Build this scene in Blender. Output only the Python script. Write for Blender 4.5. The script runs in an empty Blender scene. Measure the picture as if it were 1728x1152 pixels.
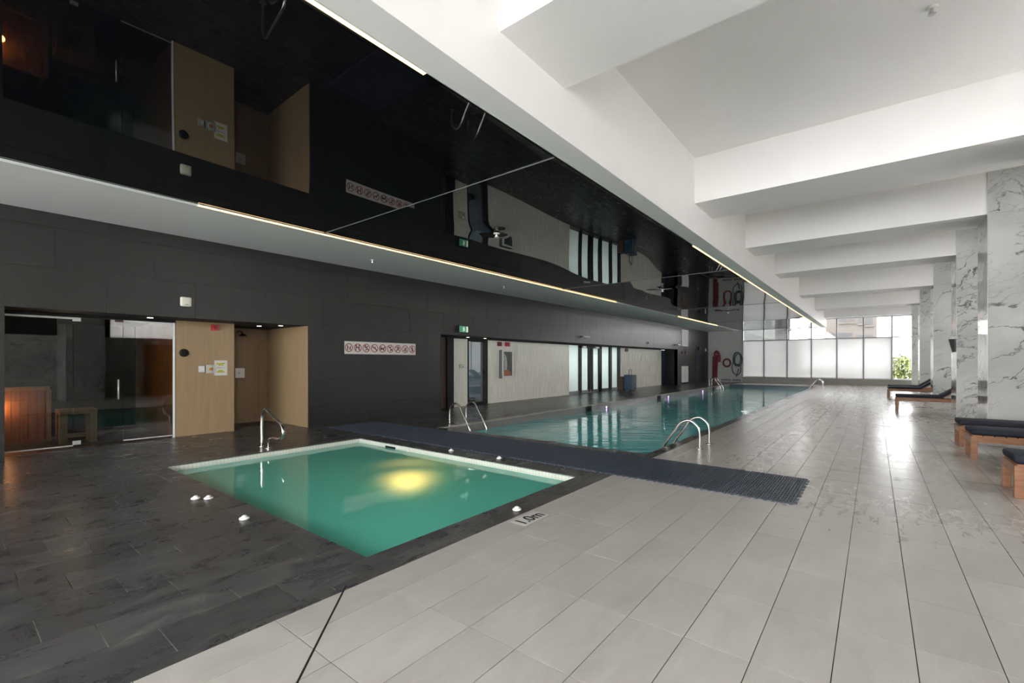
import bpy, bmesh, math, random
from mathutils import Vector
random.seed(7)
PI = math.pi
S = bpy.context.scene
COL = S.collection
# ---------------------------------------------------------------- camera, sky, exposure
H = 1.4; YAW = .6699; FPX = 772.4; CY = 610.8
cam = bpy.data.cameras.new('camera'); co = bpy.data.objects.new('camera', cam); COL.objects.link(co)
co.location = (0, 0, H); co.rotation_euler = (PI/2, 0, YAW)
cam.sensor_width = 36; cam.lens = FPX/1728*36; cam.shift_y = (CY-576)/1728; cam.clip_end = 400; cam.clip_start = .05
S.camera = co
W = bpy.data.worlds.new('sky'); S.world = W; W.use_nodes = True
bg = W.node_tree.nodes['Background']; bg.inputs[0].default_value = (1, .972, .985, 1); bg.inputs[1].default_value = 3.6
S.view_settings.view_transform = 'Standard'; S.view_settings.look = 'None'
S.view_settings.gamma = 1; S.view_settings.use_curve_mapping = False; S.view_settings.exposure = 2.55
S.cycles.max_bounces = 14; S.cycles.diffuse_bounces = 7; S.cycles.glossy_bounces = 6
S.cycles.transparent_max_bounces = 16; S.cycles.transmission_bounces = 6
S.cycles.sample_clamp_indirect = 6; S.cycles.use_denoising = True
S.cycles.caustics_reflective = False; S.cycles.caustics_refractive = False

def lamp(name, kind, loc, energy, color=(1, 1, 1), rot=(0, 0, 0), size=None, **kw):
    l = bpy.data.lights.new(name, kind); l.energy = energy; l.color = color
    if kind == 'AREA':
        l.shape = 'RECTANGLE'; l.size, l.size_y = size
    elif size is not None: l.shadow_soft_size = size
    for k, v in kw.items(): setattr(l, k, v)
    o = bpy.data.objects.new(name, l); COL.objects.link(o); o.location = loc; o.rotation_euler = rot
    return o
def portal(name, loc, rot, size):
    o = lamp(name, 'AREA', loc, 1, rot=rot, size=size); o.data.cycles.is_portal = True
portal('daylight_portal', (-1.8, 35.3, 2.2), (-PI/2, 0, 0), (10.8, 3.8))
portal('daylight_portal', (-2.5, -7.2, 2.3), (PI/2, 0, 0), (11.4, 4.2))
portal('daylight_portal', (3.75, 20, 2.3), (0, PI/2, 0), (4, 32))
portal('daylight_portal', (3.75, -3, 2.3), (0, PI/2, 0), (4, 4))

# ---------------------------------------------------------------- helpers
class MB:
    def __init__(s): s.v = []; s.f = []
    def box(s, x0, x1, y0, y1, z0, z1):
        n = len(s.v)
        s.v += [(x, y, z) for z in (z0, z1) for y in (y0, y1) for x in (x0, x1)]
        s.f += [tuple(n+i for i in q) for q in ((0, 2, 3, 1), (4, 5, 7, 6), (0, 1, 5, 4), (2, 6, 7, 3), (0, 4, 6, 2), (1, 3, 7, 5))]
        return s
    def quad(s, *p):
        n = len(s.v); s.v += list(p); s.f.append(tuple(range(n, n+len(p)))); return s
    def prism(s, pts, ax, a0, a1):
        """polygon pts in the two other axes, extruded along ax"""
        n = len(s.v); k = len(pts)
        def mk(p, a):
            return (a, p[0], p[1]) if ax == 0 else (p[0], a, p[1]) if ax == 1 else (p[0], p[1], a)
        s.v += [mk(p, a0) for p in pts]+[mk(p, a1) for p in pts]
        s.f += [tuple(range(n, n+k))[::-1], tuple(range(n+k, n+2*k))]
        for i in range(k): s.f.append((n+i, n+(i+1) % k, n+k+(i+1) % k, n+k+i))
        return s
    def tube(s, pts, r, seg=10, closed=False, cap=True):
        P = [Vector(p) for p in pts]; m = len(P); n0 = len(s.v)
        T = []
        for i in range(m):
            a = P[(i-1) % m] if (closed or i > 0) else P[i]
            b = P[(i+1) % m] if (closed or i < m-1) else P[i]
            T.append((b-a).normalized())
        u = T[0].orthogonal().normalized()
        for i in range(m):
            u = (u-T[i]*u.dot(T[i])).normalized(); w = T[i].cross(u)
            rr = r[i] if isinstance(r, (list, tuple)) else r
            for k in range(seg):
                a = 2*PI*k/seg; q = P[i]+(u*math.cos(a)+w*math.sin(a))*rr; s.v.append(tuple(q))
        for i in range(m if closed else m-1):
            j = (i+1) % m
            for k in range(seg):
                l = (k+1) % seg
                s.f.append((n0+i*seg+k, n0+i*seg+l, n0+j*seg+l, n0+j*seg+k))
        if cap and not closed:
            s.f.append(tuple(n0+k for k in range(seg))[::-1]); s.f.append(tuple(n0+(m-1)*seg+k for k in range(seg)))
        return s
    def lathe(s, prof, ax=2, c=(0, 0, 0), seg=20):
        n0 = len(s.v); m = len(prof)
        for r, h in prof:
            for k in range(seg):
                a = 2*PI*k/seg; p, q = r*math.cos(a), r*math.sin(a)
                v = (p, q, h) if ax == 2 else (h, p, q) if ax == 0 else (q, h, p)
                s.v.append((v[0]+c[0], v[1]+c[1], v[2]+c[2]))
        for i in range(m-1):
            for k in range(seg):
                l = (k+1) % seg
                s.f.append((n0+i*seg+k, n0+i*seg+l, n0+(i+1)*seg+l, n0+(i+1)*seg+k))
        s.f.append(tuple(n0+k for k in range(seg))[::-1]); s.f.append(tuple(n0+(m-1)*seg+k for k in range(seg)))
        return s
    def mesh(s, name, m, smooth=False, bevel=0):
        me = bpy.data.meshes.new(name); me.from_pydata(s.v, [], s.f)
        bm = bmesh.new(); bm.from_mesh(me)
        if bevel: bmesh.ops.bevel(bm, geom=bm.edges[:]+bm.verts[:], offset=bevel, segments=2, affect='EDGES', profile=.6)
        bmesh.ops.recalc_face_normals(bm, faces=bm.faces); bm.to_mesh(me); bm.free()
        for mm in (m if isinstance(m, (list, tuple)) else [m]): me.materials.append(mm)
        if smooth:
            for p in me.polygons: p.use_smooth = True
        me.update(); return me
    def build(s, name, m, parent=None, loc=None, smooth=False, bevel=0, rot=None):
        return link(name, s.mesh(name, m, smooth, bevel), parent, loc, rot)
def link(name, me, parent=None, loc=None, rot=None):
    o = bpy.data.objects.new(name, me); COL.objects.link(o)
    if parent: o.parent = parent
    if loc: o.location = loc
    if rot: o.rotation_euler = rot
    return o
def tag(o, label=None, cat=None, group=None, kind=None):
    if label: o['label'] = label
    if cat: o['category'] = cat
    if group: o['group'] = group
    if kind: o['kind'] = kind
    return o
def thing(name, label, cat, loc=(0, 0, 0), rz=0, group=None, kind=None):
    o = bpy.data.objects.new(name, None); COL.objects.link(o); o.location = loc; o.rotation_euler = (0, 0, rz)
    return tag(o, label, cat, group, kind)
def kids(o): return [c for c in bpy.data.objects if c.parent == o]
def copy_tree(o, parent=None):
    c = o.copy(); COL.objects.link(c)
    if parent: c.parent = parent
    for k in kids(o): copy_tree(k, c)
    return c
def struct(name, mb, m, parent=None, label=None, **k):
    o = mb.build(name, m, parent, **k)
    if not parent: o['kind'] = 'structure'; o['label'] = label or name
    elif label: o['label'] = label
    return o
def smoothpts(pts, n=8):
    P = [Vector(p) for p in pts]; out = []
    P = [P[0]*2-P[1]]+P+[P[-1]*2-P[-2]]
    for i in range(1, len(P)-2):
        for k in range(n):
            t = k/n; a, b, c, d = P[i-1:i+3]
            out.append(tuple(.5*((2*b)+(-a+c)*t+(2*a-5*b+4*c-d)*t*t+(-a+3*b-3*c+d)*t**3)))
    out.append(tuple(P[-2])); return out
def text_mesh(s, size, m, extr=.0015):
    cu = bpy.data.curves.new('lettering', 'FONT'); cu.body = s; cu.size = size; cu.extrude = extr; cu.offset = size*.02
    cu.align_x = 'CENTER'; cu.align_y = 'CENTER'
    o = bpy.data.objects.new('lettering', cu); COL.objects.link(o); bpy.context.view_layer.update()
    me = bpy.data.meshes.new_from_object(o.evaluated_get(bpy.context.evaluated_depsgraph_get()))
    bpy.data.objects.remove(o); me.materials.clear(); me.materials.append(m); return me

# ---------------------------------------------------------------- materials
def N(nt, t, **k):
    n = nt.nodes.new(t)
    for a, b in k.items(): setattr(n, a, b)
    return n
def base(name):
    m = bpy.data.materials.new(name); m.use_nodes = True; nt = m.node_tree
    return m, nt, nt.nodes['Principled BSDF']
def mat(name, c, rough=.5, metal=0, ior=1.45, emit=None, es=1, var=0, scale=20, bump=0, stretch=(1, 1, 1), rvar=0, spec=.5):
    m, nt, b = base(name); b.inputs['Base Color'].default_value = (*c, 1)
    b.inputs['Roughness'].default_value = rough; b.inputs['Metallic'].default_value = metal; b.inputs['IOR'].default_value = ior
    b.inputs['Specular IOR Level'].default_value = spec
    if emit: b.inputs['Emission Color'].default_value = (*emit, 1); b.inputs['Emission Strength'].default_value = es
    if var or bump or rvar:
        g = N(nt, 'ShaderNodeNewGeometry'); mp = N(nt, 'ShaderNodeMapping'); mp.inputs['Scale'].default_value = stretch
        nz = N(nt, 'ShaderNodeTexNoise'); nz.inputs['Scale'].default_value = scale; nz.inputs['Detail'].default_value = 5
        nt.links.new(g.outputs['Position'], mp.inputs[0]); nt.links.new(mp.outputs[0], nz.inputs['Vector'])
        if var:
            r = N(nt, 'ShaderNodeMapRange'); r.inputs[1].default_value = .3; r.inputs[2].default_value = .7
            r.inputs[3].default_value = 1-var; r.inputs[4].default_value = 1+var
            mx = N(nt, 'ShaderNodeVectorMath', operation='SCALE'); mx.inputs[0].default_value = c
            nt.links.new(nz.outputs[0], r.inputs[0]); nt.links.new(r.outputs[0], mx.inputs['Scale']); nt.links.new(mx.outputs[0], b.inputs['Base Color'])
        if rvar:
            r = N(nt, 'ShaderNodeMapRange'); r.inputs[1].default_value = .3; r.inputs[2].default_value = .7
            r.inputs[3].default_value = rough-rvar; r.inputs[4].default_value = rough+rvar
            nt.links.new(nz.outputs[0], r.inputs[0]); nt.links.new(r.outputs[0], b.inputs['Roughness'])
        if bump:
            bp = N(nt, 'ShaderNodeBump'); bp.inputs['Strength'].default_value = bump; bp.inputs['Distance'].default_value = .01
            nt.links.new(nz.outputs[0], bp.inputs['Height']); nt.links.new(bp.outputs[0], b.inputs['Normal'])
    return m
def math_n(nt, op, a, b=None, clamp=False):
    n = N(nt, 'ShaderNodeMath', operation=op); n.use_clamp = clamp
    for i, x in enumerate((a, b)):
        if x is None: continue
        if isinstance(x, (int, float)): n.inputs[i].default_value = x
        else: nt.links.new(x, n.inputs[i])
    return n.outputs[0]
def ramp(nt, x, *stops, inter='LINEAR'):
    r = N(nt, 'ShaderNodeValToRGB'); r.color_ramp.interpolation = inter; e = r.color_ramp.elements
    while len(e) < len(stops): e.new(.5)
    for i, (p, c) in enumerate(stops): e[i].position = p; e[i].color = (*c, 1) if isinstance(c, tuple) else (c, c, c, 1)
    nt.links.new(x, r.inputs[0]); return r.outputs[0]
def noise(nt, vec, scale, detail=5, dist=0, rough=.5):
    n = N(nt, 'ShaderNodeTexNoise'); n.inputs['Scale'].default_value = scale; n.inputs['Detail'].default_value = detail
    n.inputs['Distortion'].default_value = dist; n.inputs['Roughness'].default_value = rough
    nt.links.new(vec, n.inputs['Vector']); return n.outputs[0]
def pos(nt, sc=(1, 1, 1), rot=(0, 0, 0)):
    g = N(nt, 'ShaderNodeNewGeometry'); mp = N(nt, 'ShaderNodeMapping'); mp.inputs['Scale'].default_value = sc; mp.inputs['Rotation'].default_value = rot
    nt.links.new(g.outputs['Position'], mp.inputs[0]); return mp.outputs[0]
def mixc(nt, f, a, b, bt='MIX'):
    n = N(nt, 'ShaderNodeMix', data_type='RGBA', blend_type=bt)
    for i, x in ((0, f), (6, a), (7, b)):
        if isinstance(x, (int, float)): n.inputs[i].default_value = x
        elif isinstance(x, tuple): n.inputs[i].default_value = (*x, 1)
        else: nt.links.new(x, n.inputs[i])
    return n.outputs[2]
def pos2(nt, rot, sc):
    mp = N(nt, 'ShaderNodeMapping'); mp.inputs['Scale'].default_value = sc; nt.links.new(pos(nt, (1, 1, 1), rot), mp.inputs[0]); return mp.outputs[0]
def objrand(nt): return N(nt, 'ShaderNodeObjectInfo').outputs['Random']

def fresnel(nt, ior):
    fr = N(nt, 'ShaderNodeFresnel'); g = N(nt, 'ShaderNodeNewGeometry'); mr = N(nt, 'ShaderNodeMapRange')
    mr.inputs[3].default_value = ior; mr.inputs[4].default_value = 1/ior
    nt.links.new(g.outputs['Backfacing'], mr.inputs[0]); nt.links.new(mr.outputs[0], fr.inputs[0]); return fr
def m_light_tile():
    m, nt, b = base('pale_stone_tile')
    p = pos(nt, (1, .35, 1)); a = noise(nt, p, 9, 8, .6, .62); big = noise(nt, pos(nt, (1, .7, 1)), 1.6, 4)
    c = ramp(nt, a, (.3, (.37, .355, .33)), (.7, (.475, .462, .435)))
    c = mixc(nt, .35, c, ramp(nt, big, (.35, (.38, .355, .325)), (.65, (.47, .46, .44))))
    rr = N(nt, 'ShaderNodeMapRange'); rr.inputs[3].default_value = .95; rr.inputs[4].default_value = 1.04; nt.links.new(objrand(nt), rr.inputs[0])
    v = N(nt, 'ShaderNodeVectorMath', operation='SCALE'); nt.links.new(c, v.inputs[0]); nt.links.new(rr.outputs[0], v.inputs['Scale'])
    # wet streaks that lie on the tiles further down the deck
    w = noise(nt, pos(nt, (.6, 1.7, 1), (0, 0, .45)), 1.5, 6, 1.2, .5)
    sx = N(nt, 'ShaderNodeSeparateXYZ'); nt.links.new(pos(nt), sx.inputs[0])
    zone = math_n(nt, 'MULTIPLY', ramp(nt, math_n(nt, 'DIVIDE', sx.outputs[1], 20), (.2, 0.0), (.34, 1.0), (.9, 1.0)),
                  ramp(nt, math_n(nt, 'DIVIDE', math_n(nt, 'ADD', sx.outputs[0], 3), 6), (.2, .3), (.42, 1.0)))
    th = math_n(nt, 'SUBTRACT', w, math_n(nt, 'MULTIPLY', math_n(nt, 'SUBTRACT', 1, zone), .25))
    wet = ramp(nt, th, (.635, 0.0), (.655, 1.0))
    nt.links.new(mixc(nt, math_n(nt, 'MULTIPLY', wet, .6), v.outputs[0], mixc(nt, 1.0, v.outputs[0], (.7, .72, .75), 'MULTIPLY')), b.inputs['Base Color'])
    r = math_n(nt, 'SUBTRACT', ramp(nt, a, (.3, .30), (.7, .44)), math_n(nt, 'MULTIPLY', zone, .16))
    r = math_n(nt, 'SUBTRACT', r, math_n(nt, 'MULTIPLY', wet, .16)); r = math_n(nt, 'MAXIMUM', r, .035)
    nt.links.new(r, b.inputs['Roughness'])
    bp = N(nt, 'ShaderNodeBump'); bp.inputs['Strength'].default_value = .05; bp.inputs['Distance'].default_value = .004
    nt.links.new(noise(nt, pos(nt), 14, 4), bp.inputs['Height']); nt.links.new(bp.outputs[0], b.inputs['Normal'])
    b.inputs['Specular IOR Level'].default_value = .75
    return m
def m_dark_tile(name='slate_tile', dark=1.0, rough=.0):
    m, nt, b = base(name)
    p = pos(nt, (1, .45, 1), (0, 0, .5)); a = noise(nt, p, 5, 12, 1.1, .72); f = noise(nt, pos(nt, (2, 1, 1), (0, 0, -.3)), 30, 6, .5, .7)
    c = ramp(nt, a, (.3, (.036*dark, .037*dark, .038*dark)), (.52, (.05*dark, .05*dark, .051*dark)), (.75, (.105*dark, .103*dark, .10*dark)))
    c = mixc(nt, .4, c, ramp(nt, f, (.4, (.4, .4, .4)), (.75, (.65, .65, .64))), 'SOFT_LIGHT')
    rr = N(nt, 'ShaderNodeMapRange'); rr.inputs[3].default_value = .8; rr.inputs[4].default_value = 1.15; nt.links.new(objrand(nt), rr.inputs[0])
    v = N(nt, 'ShaderNodeVectorMath', operation='SCALE'); nt.links.new(c, v.inputs[0]); nt.links.new(rr.outputs[0], v.inputs['Scale'])
    nt.links.new(v.outputs[0], b.inputs['Base Color'])
    nt.links.new(math_n(nt, 'ADD', ramp(nt, a, (.3, .2), (.7, .42)), rough), b.inputs['Roughness'])
    bp = N(nt, 'ShaderNodeBump'); bp.inputs['Strength'].default_value = .25; bp.inputs['Distance'].default_value = .004
    nt.links.new(a, bp.inputs['Height']); nt.links.new(bp.outputs[0], b.inputs['Normal'])
    return m
def m_dark_grout():
    m, nt, b = base('slate_grout'); a = noise(nt, pos(nt), 1.7, 5, .4)
    nt.links.new(ramp(nt, a, (.42, (.02, .02, .02)), (.56, (.5, .5, .48))), b.inputs['Base Color']); b.inputs['Roughness'].default_value = .8
    return m
def m_wall_dark():
    m, nt, b = base('charcoal_wall_tile')
    a = noise(nt, pos(nt, (1, 14, .5)), 3, 6, .2, .65)
    c = ramp(nt, a, (.3, (.008, .0083, .0074)), (.7, (.0135, .0138, .0122)))
    rr = N(nt, 'ShaderNodeMapRange'); rr.inputs[3].default_value = .88; rr.inputs[4].default_value = 1.12; nt.links.new(objrand(nt), rr.inputs[0])
    v = N(nt, 'ShaderNodeVectorMath', operation='SCALE'); nt.links.new(c, v.inputs[0]); nt.links.new(rr.outputs[0], v.inputs['Scale'])
    nt.links.new(v.outputs[0], b.inputs['Base Color'])
    nt.links.new(ramp(nt, a, (.3, .31), (.7, .42)), b.inputs['Roughness'])
    bp = N(nt, 'ShaderNodeBump'); bp.inputs['Strength'].default_value = .15; bp.inputs['Distance'].default_value = .003
    nt.links.new(a, bp.inputs['Height']); nt.links.new(bp.outputs[0], b.inputs['Normal'])
    b.inputs['IOR'].default_value = 1.5; b.inputs['Specular IOR Level'].default_value = .5
    return m
def m_marble():
    m, nt, b = base('veined_white_marble')
    r = (0, 0, .0)
    p = pos(nt, (1, 1, 1), (.0, .45, 0))
    big = noise(nt, p, .55, 3, .4)
    p2 = N(nt, 'ShaderNodeVectorMath', operation='ADD'); nt.links.new(p, p2.inputs[0])
    nv = N(nt, 'ShaderNodeTexNoise'); nv.inputs['Scale'].default_value = 1.1; nv.inputs['Detail'].default_value = 6
    nt.links.new(p, nv.inputs['Vector']); nt.links.new(nv.outputs['Color'], p2.inputs[1])
    def vein(scale, w, stretch, off):
        mp = N(nt, 'ShaderNodeMapping'); mp.inputs['Scale'].default_value = stretch; mp.inputs['Location'].default_value = off
        nt.links.new(p2.outputs[0], mp.inputs[0]); n = noise(nt, mp.outputs[0], scale, 9, .7, .55)
        d = math_n(nt, 'ABSOLUTE', math_n(nt, 'SUBTRACT', n, .5))
        return ramp(nt, d, (0, 1.0), (w, 0.0))
    v1 = vein(.85, .010, (.5, .8, 1.3), (3, 1, 2)); v2 = vein(2.3, .018, (.5, .8, 1.4), (7, 4, 1))
    msk = ramp(nt, big, (.45, 0.0), (.62, 1.0)); msk2 = ramp(nt, noise(nt, p, 1.6, 3), (.42, 0.0), (.6, 1.0))
    f = math_n(nt, 'MAXIMUM', math_n(nt, 'MULTIPLY', v1, math_n(nt, 'ADD', .25, math_n(nt, 'MULTIPLY', msk2, .75))), math_n(nt, 'MULTIPLY', math_n(nt, 'MULTIPLY', v2, msk), .75), True)
    basec = ramp(nt, noise(nt, p2.outputs[0], .9, 6), (.35, (.43, .44, .425)), (.65, (.55, .56, .54)))
    nt.links.new(mixc(nt, f, basec, (.06, .062, .064)), b.inputs['Base Color'])
    b.inputs['Roughness'].default_value = .07; b.inputs['IOR'].default_value = 1.6
    return m
def m_water(name, tint, wave, scale, stretch, rot, dist=.05, ior=1.33, murk=None, mf=0):
    m = bpy.data.materials.new(name); m.use_nodes = True; nt = m.node_tree; nt.nodes.clear()
    out = N(nt, 'ShaderNodeOutputMaterial'); mx = N(nt, 'ShaderNodeMixShader'); t = N(nt, 'ShaderNodeBsdfRefraction' if mf > .65 else 'ShaderNodeBsdfTransparent'); g = N(nt, 'ShaderNodeBsdfGlossy')
    if mf > .65: t.inputs['IOR'].default_value = 1.33; t.inputs['Roughness'].default_value = .8
    t.inputs[0].default_value = (*tint, 1); g.inputs['Roughness'].default_value = .015; g.inputs[0].default_value = (1, 1, 1, 1)
    fr = fresnel(nt, ior)
    bp = N(nt, 'ShaderNodeBump'); bp.inputs['Strength'].default_value = wave; bp.inputs['Distance'].default_value = dist
    a = noise(nt, pos2(nt, rot, stretch), scale, 2.5, .4); nt.links.new(a, bp.inputs['Height'])
    nt.links.new(bp.outputs[0], fr.inputs['Normal']); nt.links.new(bp.outputs[0], g.inputs['Normal'])
    body = t.outputs[0]
    if murk:
        m2 = N(nt, 'ShaderNodeMixShader'); d = N(nt, 'ShaderNodeBsdfDiffuse'); d.inputs[0].default_value = (*murk, 1); m2.inputs[0].default_value = mf
        nt.links.new(t.outputs[0], m2.inputs[1]); nt.links.new(d.outputs[0], m2.inputs[2]); body = m2.outputs[0]
    nt.links.new(fr.outputs[0], mx.inputs[0]); nt.links.new(body, mx.inputs[1]); nt.links.new(g.outputs[0], mx.inputs[2]); nt.links.new(mx.outputs[0], out.inputs[0])
    return m
def m_glass(name, tint=(.95, .97, .96), ior=1.5, rough=0):
    m = bpy.data.materials.new(name); m.use_nodes = True; nt = m.node_tree; nt.nodes.clear()
    out = N(nt, 'ShaderNodeOutputMaterial'); mx = N(nt, 'ShaderNodeMixShader'); t = N(nt, 'ShaderNodeBsdfTransparent'); g = N(nt, 'ShaderNodeBsdfGlossy')
    t.inputs[0].default_value = (*tint, 1); g.inputs['Roughness'].default_value = rough; g.inputs[0].default_value = (1, 1, 1, 1)
    fr = fresnel(nt, ior)
    nt.links.new(fr.outputs[0], mx.inputs[0]); nt.links.new(t.outputs[0], mx.inputs[1]); nt.links.new(g.outputs[0], mx.inputs[2]); nt.links.new(mx.outputs[0], out.inputs[0])
    return m
def m_frost(name, c):
    m = bpy.data.materials.new(name); m.use_nodes = True; nt = m.node_tree; nt.nodes.clear()
    out = N(nt, 'ShaderNodeOutputMaterial'); mx = N(nt, 'ShaderNodeMixShader'); t = N(nt, 'ShaderNodeBsdfTranslucent'); g = N(nt, 'ShaderNodeBsdfGlossy')
    a = noise(nt, pos(nt, (.3, .3, 1.5)), 3, 3); d = N(nt, 'ShaderNodeBsdfDiffuse'); d.inputs[0].default_value = (.35, .36, .36, 1)
    ad = N(nt, 'ShaderNodeAddShader')
    nt.links.new(ramp(nt, a, (.3, tuple(x*.93 for x in c)), (.7, c)), t.inputs[0])
    nt.links.new(t.outputs[0], ad.inputs[0]); nt.links.new(d.outputs[0], ad.inputs[1])
    g.inputs['Roughness'].default_value = .1; fr = fresnel(nt, 1.5)
    nt.links.new(fr.outputs[0], mx.inputs[0]); nt.links.new(ad.outputs[0], mx.inputs[1]); nt.links.new(g.outputs[0], mx.inputs[2]); nt.links.new(mx.outputs[0], out.inputs[0])
    return m
def m_mosaic(name, c, g, sz=.05):
    m, nt, b = base(name)
    sx = N(nt, 'ShaderNodeSeparateXYZ'); nt.links.new(pos(nt), sx.inputs[0])
    ls = []
    for i in range(3):
        fr = math_n(nt, 'FRACT', math_n(nt, 'DIVIDE', math_n(nt, 'ADD', sx.outputs[i], 50.013), sz))
        ls.append(math_n(nt, 'GREATER_THAN', fr, .92))
    # a face of constant x / y / z only shows the joints of the two other axes
    nrm = N(nt, 'ShaderNodeNewGeometry'); sn = N(nt, 'ShaderNodeSeparateXYZ'); nt.links.new(nrm.outputs['Normal'], sn.inputs[0])
    t = None
    for i in range(3):
        k = math_n(nt, 'MULTIPLY', ls[i], math_n(nt, 'LESS_THAN', math_n(nt, 'ABSOLUTE', sn.outputs[i]), .5))
        t = k if t is None else math_n(nt, 'MAXIMUM', t, k)
    var = ramp(nt, noise(nt, pos(nt), 6, 3), (.3, tuple(x*.88 for x in c)), (.7, c))
    nt.links.new(mixc(nt, t, var, g), b.inputs['Base Color']); b.inputs['Roughness'].default_value = .25 if name != 'spa_tile' else .9
    if name == 'spa_tile': b.inputs['Specular IOR Level'].default_value = 0
    return m

M = {}
M['white'] = mat('white_paint', (.80, .79, .775), .55, var=.015, scale=1.5)
M['plaster'] = mat('pale_plaster', (.52, .54, .52), .6, var=.03, scale=2)
M['light'] = m_light_tile(); M['dark'] = m_dark_tile(dark=1.25); M['coping'] = m_dark_tile('slate_coping', 1.4)
M['lgrout'] = mat('grey_grout', (.035, .034, .03), .9); M['dgrout'] = m_dark_grout()
M['wall'] = m_wall_dark(); M['wallgrout'] = mat('wall_joint', (.02, .021, .019), .9)
M['marble'] = m_marble()
M['gloss'] = mat('black_stretch_film', (.004, .0045, .006), .012, ior=1.62, spec=.5)
M['tan'] = mat('tan_wall_tile', (.31, .215, .12), .42, var=.07, scale=3, stretch=(6, 6, .6))
M['cream'] = mat('cream_wall_tile', (.78, .77, .69), .26, var=.07, scale=3, stretch=(8, 8, .5), rvar=.06)
M['black'] = mat('black_metal', (.008, .009, .011), .45, spec=.3)
M['blackmat'] = mat('matt_black', (.006, .006, .006), .8)
M['steel'] = mat('brushed_steel', (.62, .60, .57), .22, 1, rvar=.05, scale=60)
M['chrome'] = mat('satin_aluminium', (.62, .62, .61), .35, .6)
M['wood'] = mat('oiled_teak', (.30, .135, .065), .42, var=.25, scale=5, stretch=(1, 10, 10), bump=.1)
M['sauna'] = mat('cedar_boards', (.34, .15, .06), .5, var=.25, scale=4, stretch=(1, 9, 1))
M['pine'] = mat('pale_pine', (.40, .26, .13), .5, var=.15, scale=4, stretch=(4, 9, 1))
M['navy'] = mat('navy_canvas', (.018, .022, .036), .75, var=.1, scale=60, bump=.1)
M['matblue'] = mat('blue_grey_rubber', (.055, .07, .098), .5, var=.15, scale=6)
M['plastic'] = mat('white_plastic', (.75, .75, .72), .35)
M['beige'] = mat('beige_plastic', (.62, .60, .50), .4)
M['red'] = mat('red_plastic', (.42, .015, .02), .35)
M['dred'] = mat('dark_red_plastic', (.16, .02, .02), .4)
M['sign'] = mat('sign_white', (.62, .60, .57), .4)
M['signred'] = mat('sign_red', (.30, .012, .018), .4)
M['ink'] = mat('black_ink', (.01, .012, .012), .5)
M['green'] = mat('exit_green', (.06, .17, .11), .4, emit=(.08, .42, .25), es=.07)
M['exitwhite'] = mat('exit_white', (.6, .65, .5), .4, emit=(.8, .9, .65), es=.1)
M['yellow'] = mat('highlighter_yellow', (.6, .52, .03), .5)
M['orange'] = mat('orange_plastic', (.55, .15, .03), .4)
M['blue'] = mat('blue_plastic', (.007, .045, .085), .35)
M['grey'] = mat('grey_plastic', (.13, .14, .14), .45)
M['led'] = mat('warm_led_strip', (1, .8, .5), .5, emit=(1, .58, .20), es=.75)
M['spot'] = mat('downlight_lens', (1, 1, 1), .5, emit=(1, .93, .82), es=.5)
M['purple'] = mat('violet_pool_lamp', (.8, .5, 1), .5, emit=(.62, .28, 1), es=1.5)
M['water1'] = m_water('spa_water', (.55, .82, .68), .12, 5, (1, 2.0, 1), (0, 0, .5), .01, murk=(.15, .66, .52), mf=.70)
M['water2'] = m_water('pool_water', (.42, .80, .86), .5, 1.0, (1.1, 5.5, 1), (0, 0, -.67), .02, murk=(.18, .84, .88), mf=.62, ior=1.4)
M['band'] = m_mosaic('white_mosaic', (.66, .68, .60), (.35, .36, .32), .05)
M['gband'] = m_mosaic('grey_mosaic', (.20, .20, .19), (.08, .08, .08), .05)
M['pooltile'] = m_mosaic('pool_tile', (.62, .66, .62), (.5, .55, .5), .05)
M['spatile'] = m_mosaic('spa_tile', (.16, .34, .27), (.14, .31, .24), .05)
M['nosing'] = mat('step_nosing', (.05, .12, .1), .6)
M['poolline'] = mat('dark_pool_tile', (.03, .07, .10), .3)
M['glass'] = m_glass('window_glass'); M['tglass'] = m_glass('glare_tint_glass', (.66, .67, .67)); M['dglass'] = m_glass('smoked_glass', (.66, .67, .65), 1.55)  # end window tint added to dim the sky and cut floor glare
M['frost'] = m_frost('frosted_film', (.20, .201, .198)); M['frost3'] = m_frost('added_pane_film', (.56, .553, .545)); M['frost4'] = m_frost('pillar_frosted_film', (.36, .357, .35)); M['frost2'] = m_frost('frosted_glass', (.75, .8, .78))
M['mull'] = mat('grey_aluminium', (.22, .22, .23), .4, .3)
M['whitealu'] = mat('white_aluminium', (.8, .8, .8), .3)
M['sill'] = mat('sill_stone', (.33, .32, .29), .5)
M['bldg'] = mat('beige_facade', (.105, .093, .082), .9); M['bldg2'] = mat('grey_cladding', (.055, .06, .055), .8, var=.2, scale=1.2, stretch=(12, 1, .2))
M['bwin'] = mat('facade_window', (.05, .05, .053), .6); M['bwhite'] = mat('white_facade', (.75, .75, .75), .9)
M['leaf'] = mat('foliage_green', (.075, .095, .014), .7, var=.5, scale=1.5); M['bark'] = mat('bark', (.08, .05, .03), .9)
M['asphalt'] = mat('asphalt', (.15, .15, .15), .9)
M['redrope'] = mat('red_float', (.22, .03, .055), .5, var=.4, scale=14); M['hose'] = mat('slate_blue_hose', (.06, .085, .11), .4)
M['brown'] = mat('brown_laminate', (.07, .04, .03), .5)

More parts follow.
